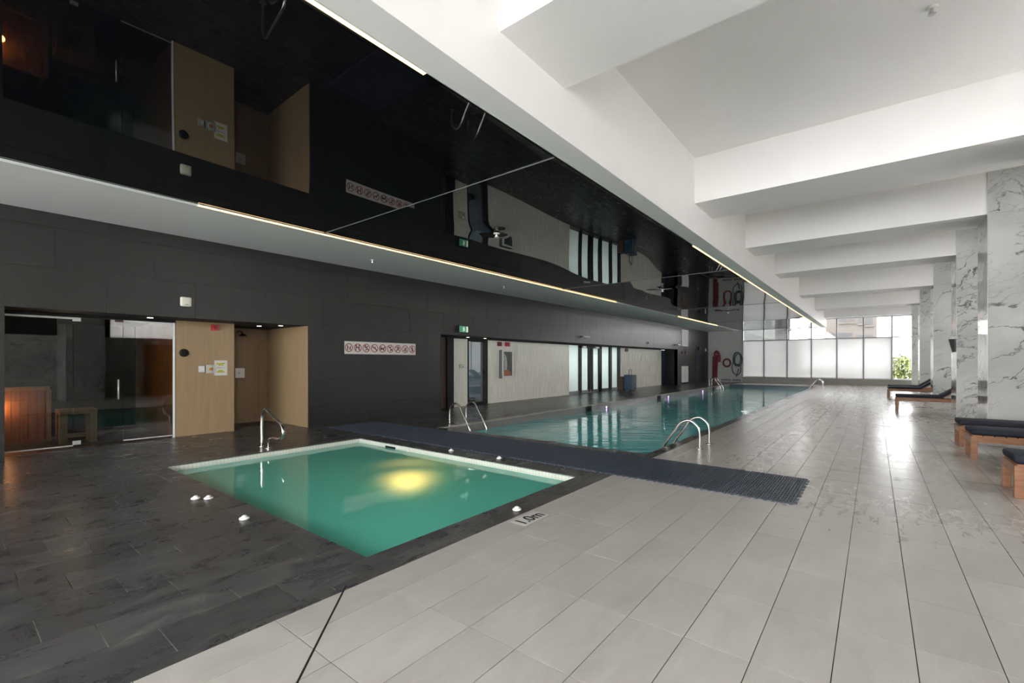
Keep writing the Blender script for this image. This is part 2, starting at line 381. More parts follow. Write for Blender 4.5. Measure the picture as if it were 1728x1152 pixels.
# ---------------------------------------------------------------- floor
WX = -9.5                                                # left wall plane
LE = -2.55                                               # dark / pale boundary
P1 = (-7.45, -2.86, 1.93, 4.88); P2 = (-7.2, -2.72, 6.75, 31.4)
def sub(rects, h):
    out = []
    for (x0, x1, y0, y1) in rects:
        a0, a1, b0, b1 = h
        if a0 >= x1 or a1 <= x0 or b0 >= y1 or b1 <= y0: out.append((x0, x1, y0, y1)); continue
        if x0 < a0: out.append((x0, a0, y0, y1))
        if x1 > a1: out.append((a1, x1, y0, y1))
        m0, m1 = max(x0, a0), min(x1, a1)
        if y0 < b0: out.append((m0, m1, y0, b0))
        if y1 > b1: out.append((m0, m1, b1, y1))
    return [r for r in out if r[1]-r[0] > .012 and r[3]-r[2] > .012]
def inview(x, y):
    dx = x*math.cos(YAW)+y*math.sin(YAW); dz = -x*math.sin(YAW)+y*math.cos(YAW)
    if dz < 1.5: return False
    u = 864+FPX*dx/dz; v = CY+FPX*H/dz
    return -60 < u < 1790 and v < 1215
floor = struct('floor', MB().box(-13.3, LE, -7.3, P1[2]-.05, -.3, -.004).box(-13.3, P1[0]-.05, P1[2]-.05, P1[3]+.05, -.3, -.004).box(P1[1]+.05, LE, P1[2]-.05, P1[3]+.05, -.3, -.004)
               .box(-13.3, LE, P1[3]+.05, P2[2]-.05, -.3, -.004).box(-13.3, P2[0]-.05, P2[2]-.05, P2[3], -.3, -.004).box(P2[1]+.05, LE, P2[2]-.05, P2[3], -.3, -.004)
               .box(-13.3, P2[0], P2[3]+.05, 35.4, -.3, -.004), M['dgrout'], label='dark slate tiled pool deck and pale stone walkway')
MB().box(LE, 3.8, -7.3, 35.4, -.3, -.004).box(P2[0], LE, P2[3], 35.4, -.3, -.004).build('pale_deck_slab', M['lgrout'], floor)
def lay(rects, m, nmax, piece, rest, g=.0016, chamf=True):
    vis = sorted((r for r in rects if inview((r[0]+r[1])/2, (r[2]+r[3])/2)), key=lambda r: -((r[1]-r[0])*(r[3]-r[2]))/(((r[0]+r[1])/2)**2+((r[2]+r[3])/2)**2)**1.5)
    near = vis[:nmax]; ns = set(near); cache = {}
    for r in near:
        w, d = round(r[1]-r[0], 3), round(r[3]-r[2], 3)
        if (w, d) not in cache:
            b = MB(); x, y = w/2-g, d/2-g; c = .0004
            b.v = [(-x, -y, -.01), (x, -y, -.01), (x, y, -.01), (-x, y, -.01), (-x, -y, -c), (x, -y, -c), (x, y, -c), (-x, y, -c),
                   (-x+c, -y+c, 0), (x-c, -y+c, 0), (x-c, y-c, 0), (-x+c, y-c, 0)]
            b.f = [(0, 3, 2, 1), (8, 9, 10, 11)]+[(i, (i+1) % 4, 4+(i+1) % 4, 4+i) for i in range(4)]+[(4+i, 4+(i+1) % 4, 8+(i+1) % 4, 8+i) for i in range(4)]
            cache[(w, d)] = b.mesh(piece, m)
        link(piece, cache[(w, d)], floor, ((r[0]+r[1])/2, (r[2]+r[3])/2, 0))
    b = MB()
    for r in rects:
        if r in ns: continue
        b.box(r[0]+g, r[1]-g, r[2]+g, r[3]-g, -.01, 0)
    if b.v: tag(b.build(rest, m, floor), kind='stuff')
# pale tiles, stacked grid
R = []
for i in range(-9, 13):
    x0 = -.151+.306*i; x1 = x0+.306
    x0c, x1c = max(x0, LE), min(x1, 3.5)
    if x1c-x0c < .02: continue
    for k in range(-17, 56):
        y0 = 1.76+.61*k; y1 = y0+.61
        y1 = min(y1, 35)
        if y1-y0 > .02: R.append((round(x0c, 4), round(x1c, 4), round(y0, 4), round(y1, 4)))
for k in range(0, 8):
    for i in range(-24, -8):
        pass
lay(R, M['light'], 300, 'pale_tile', 'pale_tiling', .0022)
R = []
x = LE
while x > P2[0]+.01:
    x0 = max(x-.306, P2[0])
    for k in range(6):
        y0 = 31.6+.61*k; y1 = min(y0+.61, 35)
        if y1-y0 > .02: R.append((x0, x, y0, y1))
    x -= .306
lay(R, M['light'], 0, 'pale_tile', 'far_end_tiling')
# slate tiles, each row stepped by a third
holes = [(-7.47, LE+.01, 1.72, 5.1), (-7.36, LE+.01, 6.46, 31.6), (-7.2, LE+.01, 31.39, 36)]
R = []
for i in range(-1, 30):
    x1 = -2.65-.306*i; x0 = x1-.306
    x1 = min(x1, LE)
    if x0 < -11.6: break
    for k in range(-15, 60):
        y0 = .733-.2*i+.6*k; y1 = y0+.6
        y1 = min(y1, 35); y0 = max(y0, -7.1)
        if y1-y0 < .02: continue
        rr = [(x0, x1, y0, y1)]
        for h in holes: rr = sub(rr, h)
        R += [tuple(round(q, 4) for q in r) for r in rr]
lay(R, M['dark'], 300, 'slate_tile', 'slate_tiling', .0026)
# coping stones
R = []
y = 1.72
while y < 5.1:
    y1 = min(y+.3, 5.1)
    for a, b_ in ((-2.86, -2.705), (-2.705, LE)):
        R.append((a, b_, y, y1))
    y = y1
x = -2.86
while x > -7.45:
    x0 = max(x-.3, -7.45); R.append((x0, x, 1.72, 1.93)); R.append((x0, x, 4.88, 5.1)); x = x0
x = LE
while x > -7.36:
    x0 = max(x-.3, -7.36); R.append((x0, x, 6.46, 6.75)); x = x0
lay([tuple(round(q, 4) for q in r) for r in R], M['coping'], 200, 'coping_stone', 'coping_rest')
R = []
y = 6.75
while y < 31.59:
    R.append((P2[1], LE, y, min(y+.6, 31.6))); y += .6
lay([tuple(round(q, 4) for q in r) for r in R], M['coping'], 30, 'coping_stone', 'right_coping_run')
M['edge'] = mat('worn_pale_edge', (.42, .40, .36), .4, var=.5, scale=2.5)
MB().box(-7.36, -7.2, 6.75, 31.6, -.02, .004).build('overflow_kerb', M['edge'], floor)
MB().box(-7.2, -2.72, 31.4, 31.6, -.02, .003).build('far_kerb', M['edge'], floor)
# slanting expansion joint
b = MB(); b.v = [(-2.602, 1.601, .0006), (-2.594, 1.609, .0006), (-1.2, .216, .0006), (-1.208, .208, .0006)]; b.f = [(0, 1, 2, 3)]
b.build('expansion_joint', M['blackmat'], floor)
# worn depth marking
dm = MB().box(-2.505, -2.34, 3.13, 3.50, 0, .0012).build('depth_marker_patch', mat('worn_white_paint', (.55, .55, .53), .5), floor)
dm['label'] = 'worn white patch with black 1.0 m depth lettering'
o = link('depth_lettering', text_mesh('1.0m', .17, M['ink'], .0004), dm, (-2.42, 3.315, .0018), (0, 0, PI/2))

# ---------------------------------------------------------------- pools
def basin(nm, P, depth, m, lab, band, bz):
    x0, x1, y0, y1 = P; t = .15
    r = struct(nm, MB().box(x0-t, x1+t, y0-t, y1+t, -depth-.2, -depth), m, label=lab)
    for a in ((x0-t, x0, y0-t, y1+t), (x1, x1+t, y0-t, y1+t), (x0, x1, y0-t, y0), (x0, x1, y1, y1+t)):
        MB().box(*a, -depth, -.31).build('basin_wall', m, r)
        MB().box(a[0]+(.0 if a[1] > x0 else 0), a[1], a[2], a[3], -.31, -.012).build('basin_rim', band, r)
    return r
spa = basin('trim_1', P1, .95, M['spatile'], 'white tiled basin of the small green pool', M['band'], -.15)
for k in range(3):
    MB().box(P1[0], P1[0]+.38*(k+1), P1[2], P1[3], -.95, -.30-.22*k if k else -.28).build('step', M['spatile'], spa)
    MB().box(P1[0]+.38*(k+1)-.05, P1[0]+.38*(k+1)+.002, P1[2], P1[3], (-.30-.22*k if k else -.28)-.002, (-.30-.22*k if k else -.28)+.004).build('step_nosing', M['nosing'], spa)
MB().box(-6.66, -6.40, 4.865, 4.885, -.10, -.05).build('skimmer_slot', M['black'], spa)
MB().lathe([(.03, 0), (.03, -.02), (.012, -.024)], 1, (-6.04, 4.88, -.065)).build('return_fitting', M['beige'], spa)
lamp('spa_lamp_light', 'POINT', (-5.5, 4.42, -.74), 5.5, (1, .46, .11), size=.13)
MB().lathe([(.11, 0), (.11, -.02), (.09, -.03)], 1, (-5.5, 4.88, -.72)).build('spa_lamp', mat('spa_lamp_lens', (1, .8, .3), .4, emit=(1, .7, .2), es=.3), spa)
tag(MB().quad((P1[0], P1[2], -.08), (P1[1], P1[2], -.08), (P1[1], P1[3], -.08), (P1[0], P1[3], -.08)).build('pool_water', M['water1']), 'still green water filling the small square pool', 'water', kind='stuff')
main = basin('trim_2', P2, 1.15, M['pooltile'], 'tiled basin of the long lap pool', M['gband'], -.3)
for x in (-6.0, -4.0):
    MB().box(x-.12, x+.12, 8, 30.5, -1.151, -1.146).build('lane_line', M['poolline'], main)
MB().box(P2[0]+.02, P2[1]-.02, 31.36, 31.41, -1.1, -.02).build('dark_end_wall', M['poolline'], main)
for y in (13.04, 19.17, 27.6):
    MB().box(-7.205, -7.17, y-.16, y+.16, -.26, -.03).build('skimmer_slot', M['blackmat'], main)
for y in (14.3, 20.3, 25.5):
    MB().lathe([(.028, 0), (.028, .01), (.02, .014)], 0, (-7.2, y, -.14)).build('violet_lamp', M['purple'], main)
tag(MB().quad((P2[0], P2[2], -.18), (P2[1], P2[2], -.18), (P2[1], P2[3], -.18), (P2[0], P2[3], -.18)).build('pool_water', M['water2']), 'rippled blue water filling the long lap pool', 'water', kind='stuff')

# ---------------------------------------------------------------- left wall
wl = struct('wall_left', MB().box(-9.7, WX-.012, -7.3, .61, 0, 3.62).box(-9.7, WX-.012, .61, 4.98, 2.18, 3.62).box(-9.7, WX-.012, 4.98, 8.8, 0, 3.62)
            .box(-9.7, WX-.012, 8.8, 28.4, 2.18, 3.62).box(-9.7, WX-.012, 28.4, 35.4, 0, 3.62), M['wallgrout'], label='left wall clad in charcoal tiles')
def clad(z0, z1, ya, yb, off):
    k0 = math.floor((ya-off)/1.2); y = off+1.2*k0
    while y < yb:
        a, b_ = max(y, ya), min(y+1.2, yb)
        if b_-a > .02:
            me_key = (round(b_-a, 3), round(z1-z0, 3))
            if me_key not in clad.c:
                clad.c[me_key] = MB().box(-.012, 0, -(b_-a)/2+.0015, (b_-a)/2-.0015, -(z1-z0)/2+.0015, (z1-z0)/2-.0015).mesh('wall_tile', M['wall'])
            link('wall_tile', clad.c[me_key], wl, (WX+random.uniform(-.0006, .0006), (a+b_)/2, (z0+z1)/2))
        y += 1.2
clad.c = {}
for z0, z1, off in ((2.18, 2.79, .49), (2.79, 3.39, 1.11), (3.39, 3.6, .49)): clad(z0, z1, -1.2, 35, off)
for z0, z1, off in ((0, .4, .49), (.4, .99, 1.11), (.99, 1.58, .49), (1.58, 2.18, 1.11)):
    for ya, yb in ((-1.2, .61), (4.98, 8.8), (28.4, 35)): clad(z0, z1, ya, yb, off)
for k in range(0): pass
# recess ceilings and reveals
MB().box(-13.1, -9.7, .61, 4.98, 2.18, 2.3).box(-13.3, -9.7, 8.8, 28.4, 2.18, 2.3).build('recess_soffit', M['blackmat'], wl)
MB().box(-9.7, WX-.002, .60, .61, 0, 2.18).box(-10.3, -9.5, 8.78, 8.8, 0, 2.18).box(-10.3, -9.5, 28.4, 28.42, 0, 2.18).build('opening_reveal', M['black'], wl)
# tan pier beside the glass room
TP = -10.25
pier = struct('wall_recess', MB().box(-13.05, TP, 2.79, 3.80, 0, 2.18), M['wallgrout'], label='tan tiled pier and shower niche')
for y0, y1 in ((2.80, 3.33), (3.33, 3.80)):
    MB().box(TP, TP+.012, y0+.001, y1-.001, 0, 2.18).build('tan_panel', M['tan'], pier)
for y0, y1 in ((3.81, 4.3), (4.3, 4.78), (4.78, 4.98)):
    MB().box(-11.46, -11.448, y0+.001, y1-.001, 0, 2.18).build('tan_panel', M['tan'], pier)
for x0, x1 in ((-11.45, -10.85), (-10.85, -10.25), (-10.25, -9.85), (-9.85, -9.52)):
    MB().box(x0+.001, x1-.001, 4.965, 4.978, 0, 2.18).build('tan_panel', M['tan'], pier)
MB().box(-13.05, -10.24, 2.778, 2.79, 0, 2.18).box(-13.05, -11.46, 3.8, 4.98, 0, 2.18).box(-11.5, -9.52, 4.978, 4.99, 0, 2.18).build('niche_core', M['wallgrout'], pier)
MB().box(-12.8, TP-.03, 2.768, 2.778, 0, 2.18).build('wood_return', M['sauna'], pier)
# glass room
gr = thing('glass_screen', 'smoked frameless glass screen and door of the sauna lobby', 'glass wall', (TP, 0, 0))
for y0, y1 in ((.62, 1.405), (2.045, 2.76)):
    MB().box(-.005, .005, y0, y1, .05, 2.13).build('glass_pane', M['dglass'], gr)
    MB().box(-.012, .012, y0, y1, .03, .05).build('bottom_rail', M['chrome'], gr)
    MB().box(-.012, .012, y0, y1, 2.10, 2.13).build('top_rail', M['chrome'], gr)
dr = MB().box(-.005, .005, 1.412, 2.038, .02, 2.12).build('glass_door', M['dglass'], gr)
hd = MB().tube([(.045, 1.97, .76), (.045, 1.97, 1.10)], .012, 12).build('door_handle', M['chrome'], dr, smooth=True)
for z_ in (.80, 1.05): MB().box(.0, .045, 1.965, 1.975, z_, z_+.01).build('handle_stud', M['chrome'], dr)
MB().box(-.014, .014, 1.40, 1.50, .05, .115).build('patch_fitting', M['chrome'], gr)
MB().box(-.014, .014, 1.40, 1.50, 2.07, 2.13).build('patch_fitting', M['chrome'], gr)
MB().box(-.03, .03, .62, 2.79, 2.13, 2.18).build('head_channel', M['black'], gr)
MB().box(-.02, .02, 2.76, 2.79, 0, 2.16).build('end_post', M['whitealu'], gr)
MB().box(-.02, .02, 1.93, 2.04, 2.09, 2.13).build('door_closer', M['brown'], gr)
lob = struct('wall_lobby', MB().box(-13.1, -13, -1.1, 2.79, -.1, 2.3).box(-13, -9.7, -1.0, -.9, 0, 2.2).box(-10.25, -9.7, -.9, .6, 0, 2.2), M['blackmat'], label='dark back wall of sauna lobby')
MB().box(-13.1, -9.7, -1.1, .61, 2.18, 2.3).build('lobby_soffit', M['blackmat'], lob)
sc = thing('sauna_cabin', 'low cedar cabin with warm light behind the first glass pane', 'sauna', (-11.3, .55, 0))
for k in range(7):
    MB().box(-.02, 0, -.05+.1*k, .045+.1*k, .06, .92).build('cedar_board', M['sauna'], sc)
for k in range(5):
    MB().box(-.75+.14*k, -.62+.14*k, .66, .68, .06, .92).build('cedar_board', M['sauna'], sc)
for a in ((-.04, .04, -.06, .70, .92, .98), (-.04, .04, .66, .72, 0, .92), (-.04, .04, -.06, .0, 0, .92), (-.04, .04, -.06, .70, 0, .06)): MB().box(*a).build('cabin_frame', M['pine'], sc)
MB().box(-.9, -.05, -.06, .64, .35, .39).build('bench_seat', M['sauna'], sc)
MB().box(.0, .05, .08, .16, .52, .58).lathe([(.035, .58), (.045, .64), (.02, .70)], 2, (.05, .12, 0), 12).build('glow_lamp', mat('sauna_lamp', (1, .5, .2), .5, emit=(1, .42, .12), es=1.6), sc)
lamp('sauna_light', 'POINT', (-11.1, .70, .66), 1.1, (1, .45, .16), size=.05)
lamp('sauna_light', 'POINT', (-10.8, 1.45, 1.9), 1.3, (1, .72, .45), size=.08)
bn = thing('wooden_bench', 'pale pine bench frame behind the smoked glass', 'bench', (-11.05, 1.6, 0))
MB().box(-.25, .25, -.28, .2, .50, .58).build('seat', M['pine'], bn, bevel=.004)
for a in (-.28, .10):
    MB().box(.12, .22, a, a+.1, 0, .5).build('leg', M['pine'], bn, bevel=.003); MB().box(-.22, -.12, a, a+.1, 0, .5).build('leg', M['pine'], bn, bevel=.003)
MB().box(.15, .2, -.2, .12, .1, .17).build('stretcher', M['pine'], bn)
for x_, y_ in ((-9.95, 2.35), (-10.4, 4.35), (-9.95, 4.6), (-10.0, 11.2), (-10.0, 10.4)):
    MB().lathe([(.045, 2.182), (.045, 2.172), (.03, 2.170)], 2, (x_, y_, 0), 16).build('recess_downlight', M['spot'], wl)
# shower
sh = thing('shower', 'black shower head and steel control plate inside the tan niche', 'shower', (-11.44, 4.2, 0))
MB().tube(smoothpts([(0, .1, 2.08), (.2, .1, 2.1), (.32, .1, 2.03)]), .012).build('shower_arm', M['black'], sh, smooth=True)
MB().lathe([(.02, 2.04), (.075, 2.0), (.075, 1.985)], 2, (.33, .1, 0)).build('shower_head', M['black'], sh, smooth=True)
MB().box(0, .02, .06, .26, 1.04, 1.26).lathe([(.03, .02), (.03, .05)], 0, (0, .16, 1.15), 14).build('control_plate', M['chrome'], sh)

# fittings on the tan pier
tp = TP+.013
def wallthing(nm, lab, cat, x, y, z, group=None): return thing(nm, lab, cat, (x, y, z), group=group)
t = wallthing('fire_strobe', 'bright red fire alarm strobe on the tan pier', 'alarm', tp, 3.44, 2.08)
MB().box(0, .05, -.06, .06, -.055, .055).build('housing', M['red'], t, bevel=.006); MB().box(.05, .062, -.02, .02, -.03, .03).build('lens', M['dred'], t)
t = wallthing('round_speaker', 'round black wall disc on the tan pier', 'speaker', tp, 2.93, 1.575)
MB().lathe([(.075, 0), (.075, .02), (.06, .028)], 0, seg=28).build('housing', M['black'], t); MB().lathe([(.05, .028), (.03, .034)], 0, seg=20).build('grille', M['blackmat'], t)
t = wallthing('steel_switch', 'small steel switch box left of the clear-covered button', 'switch', tp, 3.215, 1.265)
MB().box(0, .03, -.05, .05, -.06, .06).build('box', M['chrome'], t, bevel=.004); MB().lathe([(.018, .03), (.016, .04)], 0, (0, .02, -.005), 12).build('button', M['plastic'], t)
t = wallthing('emergency_button', 'orange push button under a clear cover beside the notice', 'button', tp, 3.37, 1.265)
MB().box(0, .02, -.075, .075, -.08, .08).build('backplate', M['chrome'], t); MB().lathe([(.055, .02), (.05, .035)], 0, seg=20).build('collar', M['beige'], t)
MB().lathe([(.03, .035), (.03, .05), (.02, .056)], 0, seg=18).build('button', M['orange'], t); MB().box(.02, .075, -.07, .07, -.075, .075).build('cover', M['glass'], t)
t = wallthing('notice_sheet', 'white notice sheet with yellow highlighted lines on tan pier', 'notice', tp, 3.555, 1.285)
MB().box(0, .004, -.115, .115, -.15, .15).build('sheet', M['sign'], t)
for z_, w_ in ((.085, .08), (.06, .05), (-.055, .045), (-.08, .075)): MB().box(.004, .0045, -w_, w_, z_-.012, z_+.012).build('highlight', M['yellow'], t)
b = MB()
for z_, w_ in ((.085, .07), (.06, .04), (.005, .07), (-.055, .035), (-.08, .065)):
    y_ = -w_
    while y_ < w_: b.box(.0046, .005, y_, y_+random.uniform(.006, .014), z_-.005, z_+.005); y_ += .019
tag(b.build('printed_lines', M['ink'], t), kind='stuff')
# on the charcoal wall
t = wallthing('emergency_light', 'rounded beige box high on the charcoal wall above the pier', 'emergency light', WX, 2.74, 2.455)
MB().box(0, .07, -.085, .085, -.085, .085).build('housing', M['beige'], t, bevel=.03, smooth=True); MB().box(.07, .073, -.015, .03, -.055, -.045).build('slot', M['grey'], t); MB().lathe([(.008, -.10), (.008, -.085)], 2, (.03, 0, 0), 8).build('test_button', M['black'], t)
# prohibition signs
icons = [
    ('an upright bottle and cup', [[(-.03, -.05), (-.03, .04)], [(.02, -.04), (.04, .03)]], []),
    ('two pushing figures', [[(-.035, .03), (-.04, -.05)], [(-.035, .02), (.0, .0)], [(.03, .03), (.03, -.05)], [(.03, .02), (0, .005)]], [(-.03, .045), (.03, .045)]),
    ('a running figure', [[(-.01, .02), (.015, -.01), (-.02, -.05)], [(.015, -.01), (.05, -.03)], [(-.04, .01), (0, .02), (.04, .03)]], [(-.02, .045)]),
    ('a thin diving figure', [[(-.05, .02), (.01, .0), (.05, -.04)], [(.01, 0), (.02, .03)]], []),
    ('a dark dog', [[(-.05, .0), (.03, .0)], [(-.05, -.015), (.04, -.012)], [(-.04, 0), (-.045, -.045)], [(.02, 0), (.025, -.045)], [(.03, .0), (.05, .03)], [(-.05, .0), (-.06, .03)]], [(.05, .025)]),
    ('a jumping figure', [[(-.02, .02), (.02, -.01), (.0, -.05)], [(.02, -.01), (.05, -.02)], [(-.02, .02), (.03, .045)]], [(-.03, .035)]),
    ('a seated figure', [[(.03, .04), (.03, -.01), (-.02, -.02), (-.04, -.05)], [(.03, .02), (-.03, .02)]], [(-.0, .045)]),
    ('crossed thin strokes', [[(-.04, -.04), (.04, .04)], [(-.01, -.05), (.03, .0)]], []),
    ('a small standing figure', [[(0, .03), (0, -.02), (-.02, -.05)], [(0, -.02), (.02, -.05)], [(-.03, .0), (0, .02), (.03, .0)]], [(0, .045)])]
ordn = ['first', 'second', 'third', 'fourth', 'fifth', 'sixth', 'seventh', 'eighth', 'ninth']
for i, (nm, ls, hs) in enumerate(icons):
    t = thing('prohibition_sign', f'red ring ban sign with {nm}, {ordn[i]} from left in strip', 'sign', (WX+.001, 5.82+.23*i+.115, 1.735), group='ban signs on the charcoal wall')
    MB().box(0, .004, -.113, .113, -.147, .147).build('plate', M['sign'], t)
    b = MB(); n = 28
    for k in range(n):
        a, c = 2*PI*k/n, 2*PI*(k+1)/n
        b.prism([(math.cos(a)*.1, math.sin(a)*.1+.0), (math.cos(c)*.1, math.sin(c)*.1), (math.cos(c)*.083, math.sin(c)*.083), (math.cos(a)*.083, math.sin(a)*.083)], 0, .004, .006)
    b.build('ring', M['signred'], t)
    b = MB()
    for l in ls:
        for (p, q) in zip(l, l[1:]):
            p = (p[0]*1.25, p[1]*1.25); q = (q[0]*1.25, q[1]*1.25); d = Vector((q[0]-p[0], q[1]-p[1])).normalized()*.0105; e = (-d[1], d[0])
            b.prism([(p[0]+e[0], p[1]+e[1]), (p[0]-e[0], p[1]-e[1]), (q[0]-e[0], q[1]-e[1]), (q[0]+e[0], q[1]+e[1])], 0, .004, .0052)
    for h_ in hs: b.prism([(h_[0]*1.25+math.cos(a*PI/5)*.016, h_[1]*1.25+math.sin(a*PI/5)*.016) for a in range(10)], 0, .004, .0054)
    b.build('pictogram', M['ink'], t)
    MB().prism([(-.069, .058), (-.058, .069), (.069, -.058), (.058, -.069)], 0, .0053, .0064).build('slash', M['signred'], t)

# exit sign box
t = thing('exit_sign', 'small green running man exit sign above the first doorway', 'exit sign', (WX, 9.6, 2.36))
MB().box(0, .10, -.19, .19, -.10, .10).build('housing', M['black'], t); MB().box(.10, .104, -.18, .18, -.09, .09).build('panel', M['green'], t)
b = MB()
for p, q in (((-.01, .03), (.0, -.01)), ((0, -.01), (-.04, -.06)), ((0, -.01), (.04, -.05)), ((-.05, .02), (-.01, .03)), ((-.01, .03), (.04, .01))):
    d = Vector((q[0]-p[0], q[1]-p[1])).normalized()*.011; e = (-d[1], d[0])
    b.prism([(p[0]+e[0], p[1]+e[1]), (p[0]-e[0], p[1]-e[1]), (q[0]-e[0], q[1]-e[1]), (q[0]+e[0], q[1]+e[1])], 0, .104, .106)
b.prism([(math.cos(a*PI/5)*.016, .055+math.sin(a*PI/5)*.016) for a in range(10)], 0, .104, .106).box(.104, .106, .11, .17, -.08, .08)
b.build('running_man', M['exitwhite'], t)

# ---------------------------------------------------------------- long recess: doors, cream wall, glazed screen
RX = -10.25
wr = struct('wall_back_recess', MB().box(RX-.25, RX-.012, 10.0, 10.66, 0, 2.18).box(RX-.25, RX-.012, 11.6, 16.88, 0, 2.18).box(RX-.25, RX-.012, 21.86, 27.7, 0, 2.18), M['wallgrout'], label='cream tiled wall set back behind the lap pool')
def cream(y0, y1, st):
    y = y0
    while y < y1-.02:
        b_ = min(y+st, y1)
        MB().box(RX-.012, RX, y+.001, b_-.001, 0, 2.14).build('cream_panel', M['cream'], wr); y = b_
cream(10.0, 10.64, .7); cream(11.6, 16.88, .88); cream(21.9, 27.7, .97)
MB().box(RX-.012, RX+.02, 8.8, 28.4, 2.14, 2.18).build('shadow_trim', M['black'], wr)
struct('door_1', MB().box(RX-.06, RX-.02, 8.82, 9.72, 0, 2.14), M['brown'], label='brown door leaf at near end of recess')
MB().box(RX-.06, RX+.03, 9.72, 10.0, 0, 2.16).build('trim_3', M['black'])['kind'] = 'structure'
d2 = struct('door_2', MB().box(RX-.06, RX+.02, 10.64, 10.68, 0, 2.14).box(RX-.06, RX+.02, 11.33, 11.6, 0, 2.14).box(RX-.06, RX+.02, 10.68, 11.33, 2.06, 2.14).box(RX-.06, RX+.02, 10.68, 11.33, 0, .1), M['black'], label='black framed glass door left of the cabinet')
MB().box(RX-.03, RX-.022, 10.68, 11.33, .1, 2.06).build('pane', M['dglass'], d2)
MB().box(RX+.02, RX+.07, 11.40, 11.46, 1.0, 1.12).build('door_lock', M['black'], d2)
MB().tube([(RX+.02, 11.37, 1.04), (RX+.07, 11.37, 1.04), (RX+.07, 11.22, 1.04)], .012).build('door_handle', M['black'], d2)
g2 = struct('wall_gym', MB().box(-13.2, -13.1, 8.8, 12.5, 0, 2.2).box(-13.1, -10.5, 12.4, 12.5, 0, 2.2), mat('blue_grey_wall', (.05, .075, .1), .6), label='dim room behind the glass door')
t = thing('gym_rack', 'dark slanting metal frame inside the room behind glass door', 'exercise machine', (-11.6, 11.6, 0))
MB().tube([(0, .2, .0), (0, .0, 2.0)], .05, 8).build('upright', M['black'], t); MB().tube([(.1, -.3, 1.0), (-.1, .5, 1.0)], .04, 8).build('crossbar', M['black'], t); MB().box(-.2, .3, -.4, .5, .0, .12).build('base', M['black'], t)
MB().box(-12.5, -11, 10.4, 12.0, 2.13, 2.16).build('gym_light', mat('gym_lamp', (1, 1, 1), .5, emit=(.8, .95, 1), es=1.6), g2)
# speaker/switch cluster between the doors
t = thing('wall_controller', 'beige control box with clear cover between the doorways', 'switch', (RX, 10.36, 1.27))
MB().box(0, .05, -.12, .12, -.07, .07).build('cover', M['glass'], t); MB().box(0, .03, .0, .09, -.07, .07).build('plate', M['plastic'], t); MB().lathe([(.02, .03), (.015, .04)], 0, (0, .04, -.02), 10).build('knob', M['ink'], t); MB().box(0, .035, -.1, -.02, -.06, .06).build('housing', M['beige'], t)
for y_, m_, w_, lab in ((12.2, 'dred', .09, 'smaller dark red alarm left of its pair, over white cabinet'), (12.64, 'red', .11, 'larger red alarm right of its pair, over white cabinet')):
    t = thing('fire_alarm', lab, 'alarm', (RX, y_, 2.03)); MB().box(0, .07, -w_, w_, -.075, .075).build('housing', M[m_], t, bevel=.015); MB().lathe([(.04, .07), (.02, .085)], 0, seg=14).build('lens', M['dred'], t)
t = thing('rescue_cabinet', 'white framed glass cabinet holding hose and orange kit', 'cabinet', (RX, 12.52, 1.33))
MB().box(0, .14, -.31, -.29, -.49, .49).box(0, .14, .29, .31, -.49, .49).box(0, .14, -.31, .31, .47, .49).box(0, .14, -.31, .31, -.49, -.47).box(0, .01, -.3, .3, -.48, .48).build('body', M['grey'], t)
MB().box(.14, .16, -.31, -.24, -.49, .49).box(.14, .16, .25, .31, -.49, .49).box(.14, .16, -.24, .25, .43, .49).box(.14, .16, -.24, .25, -.49, -.41).build('door_frame', M['plastic'], t)
MB().box(.145, .15, -.24, .25, -.41, .43).build('pane', M['glass'], t)
MB().tube(smoothpts([(.08, -.2, .4), (.08, -.05, .25), (.08, 0, .0), (.08, -.02, -.3)]), .02).tube(smoothpts([(.08, -.22, .3), (.08, -.12, .2), (.08, -.08, .0), (.08, -.1, -.3)]), .02).build('white_hose', M['plastic'], t, smooth=True)
MB().tube([(.06, .06, .42), (.06, .04, -.3)], .02, 8).tube([(.06, .04, .1), (.06, .22, .1)], .015, 8).build('hook_bar', M['grey'], t)
MB().box(.03, .12, -.2, .22, -.4, -.27).prism([(-.16, -.27), (.16, -.27), (.08, -.2), (-.08, -.2)], 0, .04, .11).build('orange_kit', M['orange'], t)
t = thing('light_switch', 'small steel switch plate on cream wall before the glazed doors', 'switch', (RX, 16.35, 1.22)); MB().box(0, .012, -.05, .05, -.06, .06).build('plate', M['chrome'], t); MB().box(.012, .02, -.015, .015, -.02, .02).build('rocker', M['beige'], t)
t = thing('paper_note', 'small white paper note pinned on cream wall above machine', 'notice', (RX, 24.7, 1.56)); MB().box(0, .004, -.1, .14, -.13, .13).build('sheet', M['plastic'], t); MB().box(.004, .006, -.1, -.06, -.12, .12).build('dark_edge', M['grey'], t)
t = thing('fire_alarm', 'lone dark red alarm high on cream wall above blue machine', 'alarm', (RX, 22.6, 2.04)); MB().box(0, .07, -.15, .15, -.09, .07).build('housing', M['dred'], t, bevel=.015); MB().lathe([(.04, .07), (.02, .085)], 0, seg=14).build('lens', M['dred'], t)
